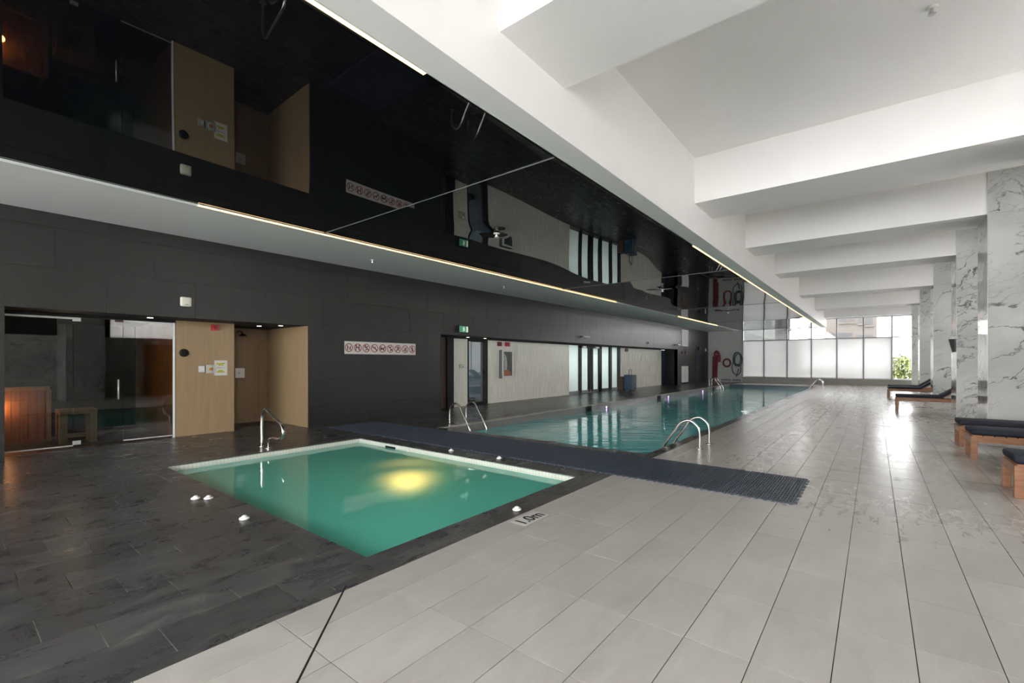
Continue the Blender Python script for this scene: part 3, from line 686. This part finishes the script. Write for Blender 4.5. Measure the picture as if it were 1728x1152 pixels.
# glazed screen
sf = struct('window_2', MB().box(RX-.08, RX, 16.88, 21.86, 0, .13), M['mull'], label='frosted glazed screen with double doors')
for a, b_ in ((17.71, 17.93), (19.54, 19.85), (20.65, 20.92), (21.6, 21.88)): MB().box(RX-.08, RX+.02, a, b_, 0, 2.14).build('mullion', M['black'], sf)
MB().box(RX-.08, RX+.02, 17.7, 19.6, 2.04, 2.14).build('door_header', M['black'], sf)
for a, b_ in ((18.55, 18.72), (18.83, 19.0)):
    MB().box(RX-.06, RX+.01, a, b_, .05, 2.04).build('door_stile', M['black'], sf)
MB().box(RX-.04, RX-.02, 18.72, 18.83, .05, 2.04).build('meeting_gap', M['grey'], sf)
for y_ in (18.68, 18.88):
    MB().tube([(RX+.01, y_, .2), (RX+.06, y_, .2), (RX+.06, y_, 1.95), (RX+.01, y_, 1.95)], .014, 8).build('pull_handle', M['black'], sf)
for y_ in (18.1, 19.3): MB().box(RX+.02, RX+.08, y_-.16, y_+.16, 2.05, 2.12).build('door_closer', M['chrome'], sf)
for a, b_ in ((16.9, 17.71), (17.93, 18.55), (19.0, 19.54), (19.85, 20.65), (20.92, 21.6)): MB().box(RX-.05, RX-.04, a, b_, .13, 2.14).build('frosted_pane', M['frost2'], sf)
lr = struct('wall_corridor', MB().box(-12.6, -12.5, 16.5, 22.2, 0, 2.2).box(-12.5, RX-.1, 16.5, 16.6, 0, 2.2).box(-12.5, RX-.1, 22.1, 22.2, 0, 2.2), M['white'], label='bright corridor behind the frosted screen')
MB().box(-12.5, RX-.12, 16.6, 22.1, 2.16, 2.18).build('corridor_ceiling', M['white'], lr)
lamp('corridor_light', 'AREA', (-11.4, 19.4, 2.14), 14, (.9, 1, .98), size=(1.2, 5))
# dark alcove at the far end of the recess
struct('wall_alcove', MB().box(-11.6, -11.5, 27.7, 28.5, 0, 2.2).box(-11.5, RX, 27.68, 27.7, 0, 2.2), M['black'], label='dark alcove at far end of recess')
struct('door_3', MB().box(RX-.1, RX-.05, 27.7, 28.4, 0, 2.14), mat('dark_blue_door', (.012, .03, .05), .4), label='dark blue door in the alcove')
# bullet cameras on the header
def bullet(y, z, lab):
    t = thing('wall_camera', lab, 'camera', (WX, y, z))
    MB().lathe([(.045, 0), (.04, .015)], 0, seg=14).build('mount', M['black'], t)
    MB().tube([(.01, 0, 0), (.10, .05, .0), (.16, .1, 0)], .016, 8).build('arm', M['black'], t)
    MB().tube([(.14, .02, .0), (.20, .30, -.02)], .05, 12).build('body', M['chrome'], t); MB().tube([(.20, .30, -.02), (.21, .34, -.023)], .056, 12).build('hood', M['plastic'], t)
bullet(16.55, 2.45, 'bullet camera on a short arm above the glazed doors'); bullet(27.9, 2.45, 'bullet camera near the far louvres')
t = thing('dome_camera', 'small dark dome fixture on header above the cream wall', 'camera', (WX, 23.6, 2.42)); MB().lathe([(.07, 0), (.07, .03)], 0, seg=16).build('base', M['plastic'], t); MB().lathe([(.05, .03), (.045, .06), (.02, .085)], 0, seg=16).build('dome', M['ink'], t, smooth=True)
# louvres, door, alarms at the far end of the left wall
for nm, z0, z1, lab in (('high', 2.42, 3.45, 'tall white louvre panel high on the far wall'), ('low', .12, 1.15, 'white louvre panel low on the far wall')):
    t = thing('louvre_vent', lab, 'vent', (WX+.001, 29.75, z0)); h_ = z1-z0
    MB().box(0, .03, -.62, -.56, 0, h_).box(0, .03, .56, .62, 0, h_).box(0, .03, -.03, .03, 0, h_).box(0, .03, -.56, .56, 0, .05).box(0, .03, -.56, .56, h_-.05, h_).build('frame', M['whitealu'], t)
    MB().box(0, .006, -.56, .56, .05, h_-.05).build('backing', M['plaster'], t)
    for k in range(7):
        for s_ in (-.53, .06): MB().box(.006, .022, s_+.066*k, s_+.066*k+.035, .05, h_-.05).build('slat', M['whitealu'], t)
d4 = struct('door_4', MB().box(WX+.001, WX+.02, 32.1, 33.3, 0, 2.12), mat('navy_door', (.02, .03, .05), .4), label='navy door at far end of left wall')
MB().lathe([(.02, .02), (.02, .08), (.035, .085)], 0, (WX, 32.25, 1.0), 12).build('door_handle', M['chrome'], d4)
t = thing('exit_sign', 'small dark sign box over the far navy door', 'exit sign', (WX, 32.65, 2.33)); MB().box(0, .1, -.15, .15, -.1, .1).build('housing', M['black'], t); MB().box(.1, .104, -.13, .13, -.08, .08).build('panel', M['grey'], t)
for y_, lab in ((29.35, 'near one of two dark red alarms between the white louvres'), (29.95, 'far one of two dark red alarms between the white louvres')):
    t = thing('fire_alarm', lab, 'alarm', (WX, y_, 2.03)); MB().box(0, .07, -.16, .16, -.1, .08).build('housing', M['dred'], t, bevel=.015); MB().lathe([(.04, .07), (.02, .085)], 0, seg=14).build('lens', M['ink'], t)
t = thing('wall_sensor', 'tiny white sensor near the far corner', 'sensor', (WX, 34.3, 2.28)); MB().box(0, .06, -.06, .06, -.1, .1).build('housing', M['plastic'], t, bevel=.01); MB().box(.06, .065, -.03, .03, -.05, 0).build('lens', M['ink'], t)

# ---------------------------------------------------------------- end wall and window
EY = 35.0
we = struct('wall_far', MB().box(-9.7, -7.2, EY, EY+.3, 0, 3.62).box(-7.2, 3.8, EY, EY+.3, 0, .36).box(-2.4, 3.8, EY, EY+.3, 4.1, 5.0).box(-7.2, -2.4, EY, EY+.3, 3.6, 5.0), M['plaster'], label='pale plaster end wall')
MB().box(-7.3, 3.6, EY-.14, EY+.02, .33, .37).build('sill_ledge', M['sill'], we)
MB().box(-7.2, 3.8, EY-.10, EY, 0, .33).build('sill_upstand', M['sill'], we)
w1 = struct('window_1', MB().box(-7.2, 3.5, EY+.02, EY+.1, .37, .43), M['whitealu'], label='wide end window, frosted below and clear above')
xs = [-7.2, -5.9, -4.54, -3.19, -1.85, -.53, .80, 2.13, 3.5]
for i, x in enumerate(xs): MB().box(x-.035, x+.035, EY+.0, EY+.1, .37, 4.1).build('mullion', M['mull'] if i else M['whitealu'], w1)
MB().box(-7.2, 3.5, EY+.01, EY+.09, 2.845, 2.90).build('transom', M['mull'], w1)
for i, (a, c) in enumerate(zip(xs, xs[1:])):
    MB().box(a+.035, c-.035, EY+.05, EY+.06, .43, 2.845).build('lower_pane', M['frost'] if i < 6 else M['tglass'], w1)
    MB().box(a+.035, c-.035, EY+.05, EY+.06, 2.90, 4.1).build('upper_pane', M['tglass'], w1)
# gear hung on the end wall
t = thing('lane_rope', 'long bundle of red floats hanging from end wall hook', 'lane rope', (-9.05, EY-.08, 0))
MB().lathe([(.03, 2.05), (.03, 2.11)], 2, (.2, .03, 0), 8).build('hook', M['chrome'], t)
for k, (dx, z0, z1, yy) in enumerate(((-.11, .02, 1.78, 0), (-.02, .03, 1.86, -.03), (.07, .05, 1.80, 0), (.15, .3, 1.9, -.04))):
    b = MB(); z = z0
    while z < z1:
        b.lathe([(.035, z), (.065, z+.02), (.065, z+.07), (.035, z+.09)], 2, (dx+.05*(z/1.9), yy, 0), 10); z += .095
    b.build('float_strand', M['redrope'], t)
b = MB(); ps = smoothpts([(.12, -.03, 1.75), (.05, -.03, 2.02), (.16, -.03, 2.16), (.30, -.03, 2.02), (.36, -.03, 1.7), (.34, -.03, 1.4)], 6)
b.tube(ps, .085, 10).build('looped_strand', M['redrope'], t, smooth=True)
t = thing('ring_buoy', 'dark red ring hung beside the float bundle', 'life ring', (-8.22, EY-.06, 1.35))
MB().tube([(math.cos(a*PI/12)*.23, 0, math.sin(a*PI/12)*.26) for a in range(24)], .055, 10, closed=True).build('ring', M['redrope'], t, smooth=True)
MB().tube([(math.cos(a*PI/6)*.29, -.01, math.sin(a*PI/6)*.32) for a in range(12)], .01, 6, closed=True).build('grab_line', M['dred'], t)
t = thing('vacuum_hose', 'coiled slate blue pool hose hung near the window', 'hose', (-7.55, EY-.08, 0))
MB().tube([(math.cos(a*PI/16)*.24, -.02, 1.62+math.sin(a*PI/16)*.47) for a in range(32)], .04, 10, closed=True).tube([(.1+math.cos(a*PI/16)*.24, -.06, 1.55+math.sin(a*PI/16)*.44) for a in range(32)], .04, 10, closed=True).build('coil', M['hose'], t, smooth=True)
MB().tube(smoothpts([(-.22, -.04, 1.5), (-.32, -.04, 1.1), (-.26, -.04, .72), (-.02, -.04, .5), (.2, -.04, .68), (.25, -.04, 1.0), (.15, -.04, 1.2)]), .03, 10).tube([(.12, -.07, .95), (-.04, -.07, .38)], .035, 8).build('hanging_loop', M['hose'], t, smooth=True)
MB().box(-.12, .12, -.09, -.0, 1.12, 1.28).build('hanger', M['blue'], t, bevel=.02)
b = MB(); x = -8.6
while x < -7.35:
    w_ = random.choice((.05, .07, .06)); 
    if not -8.02 < x < -7.9: b.box(x, x+w_, EY-.006, EY-.001, .08, .2)
    x += w_+.03
b.build('faded_wall_lettering', M['hose'], we)

# ---------------------------------------------------------------- ceilings
CH = 4.87; BB = 4.1; BX = -2.4
ce = struct('ceiling', MB().box(-2.6, 3.8, -7.3, 35.3, CH, CH+.2), M['white'], label='white ceiling, black stretch film over the pools')
MB().box(-9.7, -7.5, -7.3, 35.0, 3.6, 3.75).build('soffit', M['white'], ce)
MB().box(-2.66, BX, -7.3, 35.0, 3.6, CH).build('bulkhead', M['white'], ce)
MB().box(-9.7, -2.66, -7.3, 35.0, 3.72, 3.8).build('void_cover', M['blackmat'], ce)
for z_ in (0,):
    MB().box(-7.5, -7.488, -7.1, 35, 3.597, 3.7).build('edge_trim', M['plaster'], ce); MB().box(-2.672, -2.66, -7.1, 35, 3.597, 3.7).build('edge_trim', M['plaster'], ce)
spr = [(-5.03, 5.93), (-5.0, 13.6), (-5.0, 21.5)]
seams = [-7.1, -3.53, 4.17, 11.87, 19.57, 27.27, 34.97]
for a, c in zip(seams, seams[1:]):
    nx, ny = 40, max(8, int((c-a)*8)); x0, x1 = -7.44, -2.72; b = MB()
    for j in range(ny+1):
        for i in range(nx+1):
            u, v = i/nx, j/ny; x = x0+(x1-x0)*u; y = a+.004+(c-a-.008)*v
            z = 3.620+(.016 if a < 11 else .030)*math.sin(PI*v)*math.sin(PI*u)+.006*math.sin(2*PI*(v*1.5+.15))*math.sin(PI*u)+.003*math.sin(5.1*u+3*v)*math.sin(PI*v)
            for sx_, sy_ in spr:
                r = math.hypot(x-sx_, y-sy_); z -= .05*math.exp(-r/.16)
            b.v.append((x, y, z))
    for j in range(ny):
        for i in range(nx):
            q = j*(nx+1)+i; b.f.append((q, q+1, q+nx+2, q+nx+1))
    b.build('stretch_panel', M['gloss'], ce, smooth=True)
for y in seams[1:-1]: MB().box(-7.44, -2.72, y-.004, y+.004, 3.609, 3.63).build('panel_seam', M['grey'], ce)
MB().box(-7.49, -7.44, -7.1, 35, 3.63, 3.65).box(-2.72, -2.67, -7.1, 35, 3.63, 3.65).build('light_slot', M['blackmat'], ce)
def strip(x, y0, y1, lab):
    t = thing('led_strip', lab, 'light', (x, (y0+y1)/2, 3.6)); L = (y1-y0)/2
    MB().box(-.022, .022, -L, L, .008, .026).build('channel', M['chrome'], t); MB().box(-.018, .018, -L, L, .0, .008).build('diffuser', M['led'], t)
strip(-7.465, 2.31, 15.6, 'long warm light strip between white soffit and black ceiling')
strip(-7.465, 22.4, 29.4, 'short warm light strip on the soffit side, farther down hall')
strip(-2.695, -4.9, 2.33, 'warm light strip along white bulkhead nearest the viewer')
strip(-2.695, 8.95, 34.8, 'longest warm light strip along bulkhead towards end window')
for y0, y1 in ((-7.2, -4.2), (-1.6, -.6), (2.87, 3.87), (8.04, 9.1), (11.95, 13.0), (16.0, 17.0), (21.8, 22.8), (28.0, 29.0), (33.6, 34.6)):
    MB().box(BX, 3.6, y0, y1, BB, CH).build('cross_beam', M['white'], ce)

# sprinklers
def sprinkler(x, y, z, lab, big=1):
    t = thing('sprinkler', lab, 'sprinkler', (x, y, z))
    MB().lathe([(.04*big, 0), (.035*big, -.012)], 2, seg=16).build('escutcheon', M['plastic'], t)
    MB().lathe([(.012*big, -.01), (.01*big, -.04), (.022*big, -.045), (.02*big, -.06)], 2, seg=12).build('head', M['chrome'], t)
    MB().lathe([(.028*big, -.066), (.028*big, -.07)], 2, seg=12).build('deflector', M['chrome'], t)
sprinkler(.44, 6.06, CH, 'white sprinkler in the high ceiling bay over the walkway', 1.2)
sprinkler(-8.48, 5.86, 3.6, 'sprinkler in white soffit above the ban signs')
sprinkler(-8.43, 10.26, 3.6, 'sprinkler in white soffit near the exit sign')
sprinkler(spr[0][0], spr[0][1], 3.585, 'nearest sprinkler dimpling the black ceiling', 1.4)
sprinkler(spr[1][0], spr[1][1], 3.585, 'middle sprinkler dimpling the black ceiling', 1.4)
sprinkler(spr[2][0], spr[2][1], 3.585, 'farthest sprinkler dimpling the black ceiling', 1.4)

# ---------------------------------------------------------------- right side: marble piers, wall
CX = 1.62
for i, y in enumerate((11.95, 16.0, 21.8, 28.0, 33.6, 8.04, 2.87)):
    c = struct('pillar', MB().box(CX+.02, 3.7, y+.02, y+1.0, 0, BB if i > 0 else BB), M['grey'], label='marble clad pillar')
    zs = [0, 1.14, 2.75, 4.1] if True else []
    top = BB
    for z0, z1 in zip(zs, zs[1:]):
        MB().box(CX, 3.7, y, y+.02, z0+.0008, min(z1, top)-.0008).build('marble_slab', M['marble'], c)
        MB().box(CX, CX+.02, y+.021, y+1.0, z0+.0008, min(z1, top)-.0008).build('marble_slab', M['marble'], c)
        MB().box(CX, 3.7, y+1.0, y+1.02, z0+.0008, min(z1, top)-.0008).build('marble_slab', M['marble'], c)
    if abs(y-16) < .1:
        t = thing('wall_sconce', 'small dark wedge sconce on side of second marble pillar', 'sconce', (CX, y+.5, 1.83))
        MB().prism([(0, -.17), (-.03, -.17), (-.10, .17), (0, .17)], 1, -.07, .07).build('shade', M['black'], t); MB().box(-.05, 0, -.04, .04, -.03, .03).build('bracket', M['chrome'], t)
    # the pier head continues beside the beam up to the ceiling
    MB().box(CX, 3.7, y-.012, y, BB, CH).build('marble_slab', M['marble'], c)
    MB().box(CX-.004, CX, y-.014, y+.0, 0, CH).build('corner_trim', M['chrome'], c)
wrt = struct('wall_right', MB().box(3.62, 3.8, -1.0, 8.04, 0, 2.4).box(3.62, 3.8, -1, 4.4, 2.4, 4.1).box(3.62, 3.8, -1.0, 8.04, 4.1, CH+.1).box(3.62, 3.8, -7.3, -4.8, 0, CH+.1), M['wallgrout'], label='marble wall on the right')
for k in range(7):
    for z0, z1 in ((0, 1.2), (1.2, 2.4)): MB().box(3.6, 3.62, -1.0+1.3*k, -1.0+1.3*k+1.297, z0+.001, z1-.001).build('marble_slab', M['marble'], wrt)
struct('door_5', MB().box(3.575, 3.6, 5.5, 6.5, 0, 2.15), M['black'], label='dark door in the marble wall')
struct('wall_right_sill', MB().box(3.62, 3.8, 8.04, 35.3, 0, .37).box(3.62, 3.8, 8.04, 35.3, 4.1, CH+.1).box(3.62, 3.8, -4.8, -1, 0, .37).box(3.62, 3.8, -4.8, -1, 4.1, CH+.1), M['plaster'], label='low sill wall under side windows')
w3 = struct('window_3', MB().box(3.68, 3.74, 9.1, 35, .37, .42).box(3.68, 3.74, -4.8, -1, .37, .42), M['whitealu'], label='side windows between the marble pillars, with added panes brightening the near bays')
y = -4.8
while y < 35:
    if not -.9 < y < 9.1: MB().box(3.66, 3.74, y-.03, y+.03, .37, 4.1).build('mullion', M['mull'], w3)
    y += 1.38
MB().box(3.70, 3.708, 8.04, 35, .42, 4.1).build('pane', M['frost4'], w3); MB().box(3.70, 3.708, -4.8, -1, .42, 4.1).build('pane', M['frost3'], w3); MB().box(3.70, 3.708, 4.4, 8.04, 2.4, 4.1).build('pane', M['frost3'], w3)  # last two panes are unseen, added to brighten the near ceiling
# wall behind the viewer with its window
struct('wall_near', MB().box(-9.7, -8.2, -7.3, -7.1, 0, 3.8).box(-8.2, 3.8, -7.3, -7.1, 0, .3).box(3.3, 3.8, -7.3, -7.1, 0, 5).box(-2.7, 3.8, -7.3, -7.1, 4.5, 5).box(-8.2, -2.7, -7.3, -7.1, 3.4, 5), M['plaster'], label='wall behind the viewer')
w4 = struct('window_4', MB().box(-8.2, 3.3, -7.25, -7.15, .3, .36), M['whitealu'], label='wide window behind the viewer')
for k in range(9): MB().box(-8.2+1.43*k-.03, -8.2+1.43*k+.03, -7.25, -7.15, .3, 3.4 if k < 4 else 4.5).build('mullion', M['mull'], w4)
MB().box(-2.7, 3.3, -7.21, -7.20, .36, 4.5).build('pane', M['glass'], w4); MB().box(-8.2, -2.7, -7.21, -7.20, .36, 3.4).build('pane', M['glass'], w4)

# ---------------------------------------------------------------- walkway mat
mt = thing('drainage_mat', 'blue grey ribbed interlocking mat laid between the two pools', 'mat', (0, 0, .0))
TS = .3065
b = MB()
for k in range(11): b.box(-.1525+k*.0279, -.1525+k*.0279+.014, -.152, .152, .006, .014)
for k in range(5): b.box(-.152, .152, -.152+k*.0735, -.152+k*.0735+.010, .002, .0085)
mod = b.mesh('mat_tile', M['matblue'])
i = 0; x = -.62
while x > -9.0:
    for k in range(4): link('mat_tile', mod, mt, (x-.153, 5.24+TS*(k+.5)*.995, .0))
    x -= TS
b = MB()
for k in range(8): b.box(-.62, -.60, 5.26+.152*k, 5.26+.152*k+.06, .0, .012)
for k in range(110): b.box(-.66-.0765*k, -.63-.0765*k, 5.222, 5.243, 0, .010)
tag(b.build('edge_tabs', M['matblue'], mt), kind='stuff')

# floor pucks
for (x, y), lab in (((-5.44, 1.66), 'left one of two touching white pucks beside the green pool'), ((-5.345, 1.745), 'right one of two touching white pucks beside the green pool'),
                    ((-4.40, 1.715), 'lone white puck on the slate beside green pool'), ((-2.65, 3.42), 'white puck on coping near depth marking'),
                    ((-4.26, 5.08), 'white puck at mat edge, nearer the walkway'), ((-5.22, 5.05), 'white puck at mat edge, farther from the walkway')):
    t = thing('floor_puck', lab, 'puck', (x, y, 0), group='white rubber pucks around the small pool')
    MB().lathe([(.032, 0), (.042, .006), (.042, .014), (.034, .022)], 2, seg=20).build('base', M['plastic'], t, smooth=True)
    MB().lathe([(.022, .022), (.02, .032), (.012, .038)], 2, seg=16).build('knob', M['plastic'], t, smooth=True)

# ---------------------------------------------------------------- pool rails
def ladder(x, ys, d, lab, scale=1):
    t = thing('pool_ladder', lab, 'pool ladder', (x, (ys[0]+ys[1])/2, 0))
    for y in ys:
        yy = y-(ys[0]+ys[1])/2
        p = smoothpts([(0, yy, 0), (0, yy, .24), (d*.04, yy, .36), (d*.17, yy, .445), (d*.31, yy, .39), (d*.40, yy, .26), (d*.60, yy, -.04), (d*.66, yy, -.2), (d*.66, yy, -.5), (d*.66, yy, -.95)], 7)
        MB().tube(p, .021, 14).build('rail', M['steel'], t, smooth=True)
        MB().lathe([(.055, 0), (.055, .006), (.03, .012), (.024, .02)], 2, (0, yy, 0), 18).build('flange', M['steel'], t)
    w_ = abs(ys[1]-ys[0])/2
    for k, z in enumerate((-.22, -.48, -.74)): MB().box(min(d*.62, d*.70)-.03, max(d*.62, d*.70)+.03, -w_+.02, w_-.02, z-.02, z).build('tread', M['plastic'], t)
ladder(-7.80, (7.50, 8.05), 1, 'steel pool ladder at the near left corner of lap pool')
ladder(-2.215, (7.68, 8.22), -1, 'steel pool ladder on the walkway side near the mat')
ladder(-7.78, (28.9, 29.45), 1, 'steel pool ladder at the far left end of lap pool')
ladder(-2.24, (30.3, 30.85), -1, 'steel pool ladder at the far right end of lap pool')
t = thing('grab_rail', 'curved steel grab rail beside the small green pool', 'handrail', (-8.0, 3.39, 0))
p = smoothpts([(0, 0, 0), (0, 0, .42), (.04, 0, .56), (.13, 0, .625), (.22, 0, .60), (.55, 0, .47), (.69, 0, .41), (.75, 0, .30), (.70, 0, .21), (.58, 0, .175), (.38, 0, .165), (.27, 0, .12), (.24, 0, 0)], 7)
MB().tube(p, .024, 14).build('rail', M['steel'], t, smooth=True)
for x in (0, .24): MB().lathe([(.055, 0), (.055, .006), (.03, .014)], 2, (x, 0, 0), 18).build('flange', M['steel'], t)

# ---------------------------------------------------------------- sun loungers
def cushion(x0, x1, y0, y1, z0, z1, name, parent, loc=None, rot=None):
    return MB().box(x0, x1, y0, y1, z0, z1).build(name, M['navy'], parent, loc, smooth=True, bevel=min(.035, (z1-z0)*.42), rot=rot)
def make_lounger():
    r = thing('sun_lounger', 'x', 'sun lounger')
    L, Wd, zt = 2.0, .63, .335
    for x in (0, 1.90):
        for y in (0, Wd-.07): MB().box(x, x+.07, y, y+.07, 0, zt if x == 0 else zt-.07).build('leg', M['wood'], r, bevel=.004)
    for y in (0, Wd-.07): MB().box(.07, L, y+.01, y+.06, zt-.085, zt).build('side_rail', M['wood'], r, bevel=.003)
    MB().box(.0, .05, .07, Wd-.07, zt-.10, zt).build('end_rail', M['wood'], r, bevel=.003)
    MB().box(L-.05, L, .06, Wd-.06, zt-.08, zt).build('end_rail', M['wood'], r, bevel=.003)
    for k in range(9): MB().box(.02+.112*k, .12+.112*k, .0, Wd, zt, zt+.016).build('slat', M['wood'], r)
    cushion(.0, 1.05, .02, Wd-.02, zt+.018, zt+.10, 'mattress', r)
    bk = MB().box(0, .74, .04, Wd-.04, 0, .02).build('backrest_frame', M['wood'], r, (1.03, 0, zt+.016), rot=(0, -.62, 0))
    cushion(0, .76, .02, Wd-.02, .022, .10, 'back_cushion', r, (1.03, 0, zt+.018), (0, -.62, 0))
    for y in (.12, Wd-.16): MB().tube([(1.62, y, zt-.05), (1.42, y, zt+.27)], .012, 6).build('prop_bar', M['wood'], r)
    return r
lg = 'wooden sun loungers with navy cushions along the marble side'
L0 = make_lounger()
for i, (x, y, lab) in enumerate(((1.13, 6.91, 'teak sun lounger with navy cushion nearest the viewer'), (1.09, 9.29, 'middle of three near teak loungers, slat ends showing'),
                                 (1.10, 10.55, 'third near teak lounger, just before first marble pillar'), (.50, 17.9, 'dark far lounger standing alone past the second pillar'),
                                 (.40, 23.5, 'distant navy lounger, nearer of the last pair'), (.45, 25.3, 'distant navy lounger, farther of the last pair'))):
    o = L0 if i == 0 else copy_tree(L0)
    o.location = (x, y, 0); tag(o, lab, 'sun lounger', lg)

# blue machine and its brown neighbour
t = thing('dehumidifier', 'blue wheeled drying machine with tube handle by cream wall', 'dehumidifier', (-9.35, 21.1, 0), .12)
MB().box(-.22, .22, -.32, .32, .05, .78).build('body', M['blue'], t, bevel=.03); MB().box(.22, .235, -.19, .19, .36, .66).build('grille', M['grey'], t)
MB().tube(smoothpts([(0, -.2, .76), (0, -.2, .98), (0, -.14, 1.03), (0, .14, 1.03), (0, .2, .98), (0, .2, .76)], 4), .018, 8).build('handle', M['mull'], t, smooth=True)
MB().box(.22, .226, -.12, .14, .18, .25).build('badge', M['grey'], t)
for y in (-.26, .26): MB().lathe([(.06, -.03), (.06, .03)], 1, (.1, y, .06), 14).build('wheel', M['black'], t)
t = thing('brown_bin', 'slim brown box standing left of the blue machine', 'bin', (-9.75, 21.0, 0)); MB().box(-.14, .14, -.16, .16, 0, .66).build('body', M['brown'], t, bevel=.01); MB().box(-.15, .15, -.17, .17, .66, .69).build('lid', M['brown'], t)

# ---------------------------------------------------------------- outside
tag(MB().box(-80, 60, 36, 130, -6.2, -6).build('ground_outside', M['asphalt']), 'grey ground outside the window', kind='structure')
def bld(nm, lab, x0, x1, y0, y1, z1, m, wins, wm='bwin'):
    t = thing(nm, lab, 'building', ((x0+x1)/2, y0, -6)); c = (x0+x1)/2
    MB().box(x0-c, x1-c, 0, y1-y0, 0, z1+6).build('wall', M[m], t)
    for (a, b_, z0, zz) in wins:
        w = MB().box(a-c, b_-c, -.06, 0, z0+6, zz+6).build('window', M[wm], t); MB().box(a-c-.1, b_-c+.1, -.2, 0, z0+5.85, z0+6).build('sill', M[m], w)
    MB().box(x0-c-.2, x1-c+.2, -.2, y1-y0, z1+6, z1+6.3).build('parapet', M[m], t)
bld('grey_shed', 'grey clad building seen through leftmost upper panes', -13.5, -9.0, 60, 72, 5.6, 'bldg2', [(-12.6, -11.8, 3, 4.2), (-10.9, -10.2, 3.2, 4.2)])
bld('beige_block', 'beige block with shaded windows beyond the end window', -5.9, .2, 60, 75, 9, 'bldg', [(-3.6, -1.9, 2.6, 4.5), (-1.4, -.2, 2.6, 4.2), (-2.9, -2.4, 5.6, 6.5), (-2.1, -1.7, 5.6, 6.5), (-1.3, -.9, 5.4, 6.5), (-.7, -.2, 5.2, 6.5), (-5.5, -5.1, 4.9, 6.3)])
bld('white_annex', 'white box annex in front of the beige block', -6.2, -4.2, 55, 58, 4.6, 'bwhite', [(-5.3, -5.1, 2, 4)])
tr = thing('leafy_tree', 'yellow-green tree outside the last clear pane', 'tree', (2.0, 52, -6))
MB().tube([(0, 0, 0), (.1, 0, 3), (0, .1, 6)], [.25, .2, .1], 8).build('trunk', M['bark'], tr)
b = MB(); random.seed(3)
for k in range(2600):
    a = random.uniform(0, 2*PI); e = random.uniform(-1, 1); r = random.uniform(.55, 1)**.5
    q = Vector((math.cos(a)*math.sqrt(1-e*e)*1.7*r, math.sin(a)*math.sqrt(1-e*e)*1.5*r, 5.8+e*2.0*r+.3*math.sin(3*a)))
    d1 = Vector((random.gauss(0, 1), random.gauss(0, 1), random.gauss(0, 1))).normalized()*.16; d2 = d1.orthogonal().normalized()*.10
    b.quad(tuple(q-d1), tuple(q+d2), tuple(q+d1), tuple(q-d2))
tag(b.build('foliage', M['leaf'], tr), kind='stuff')
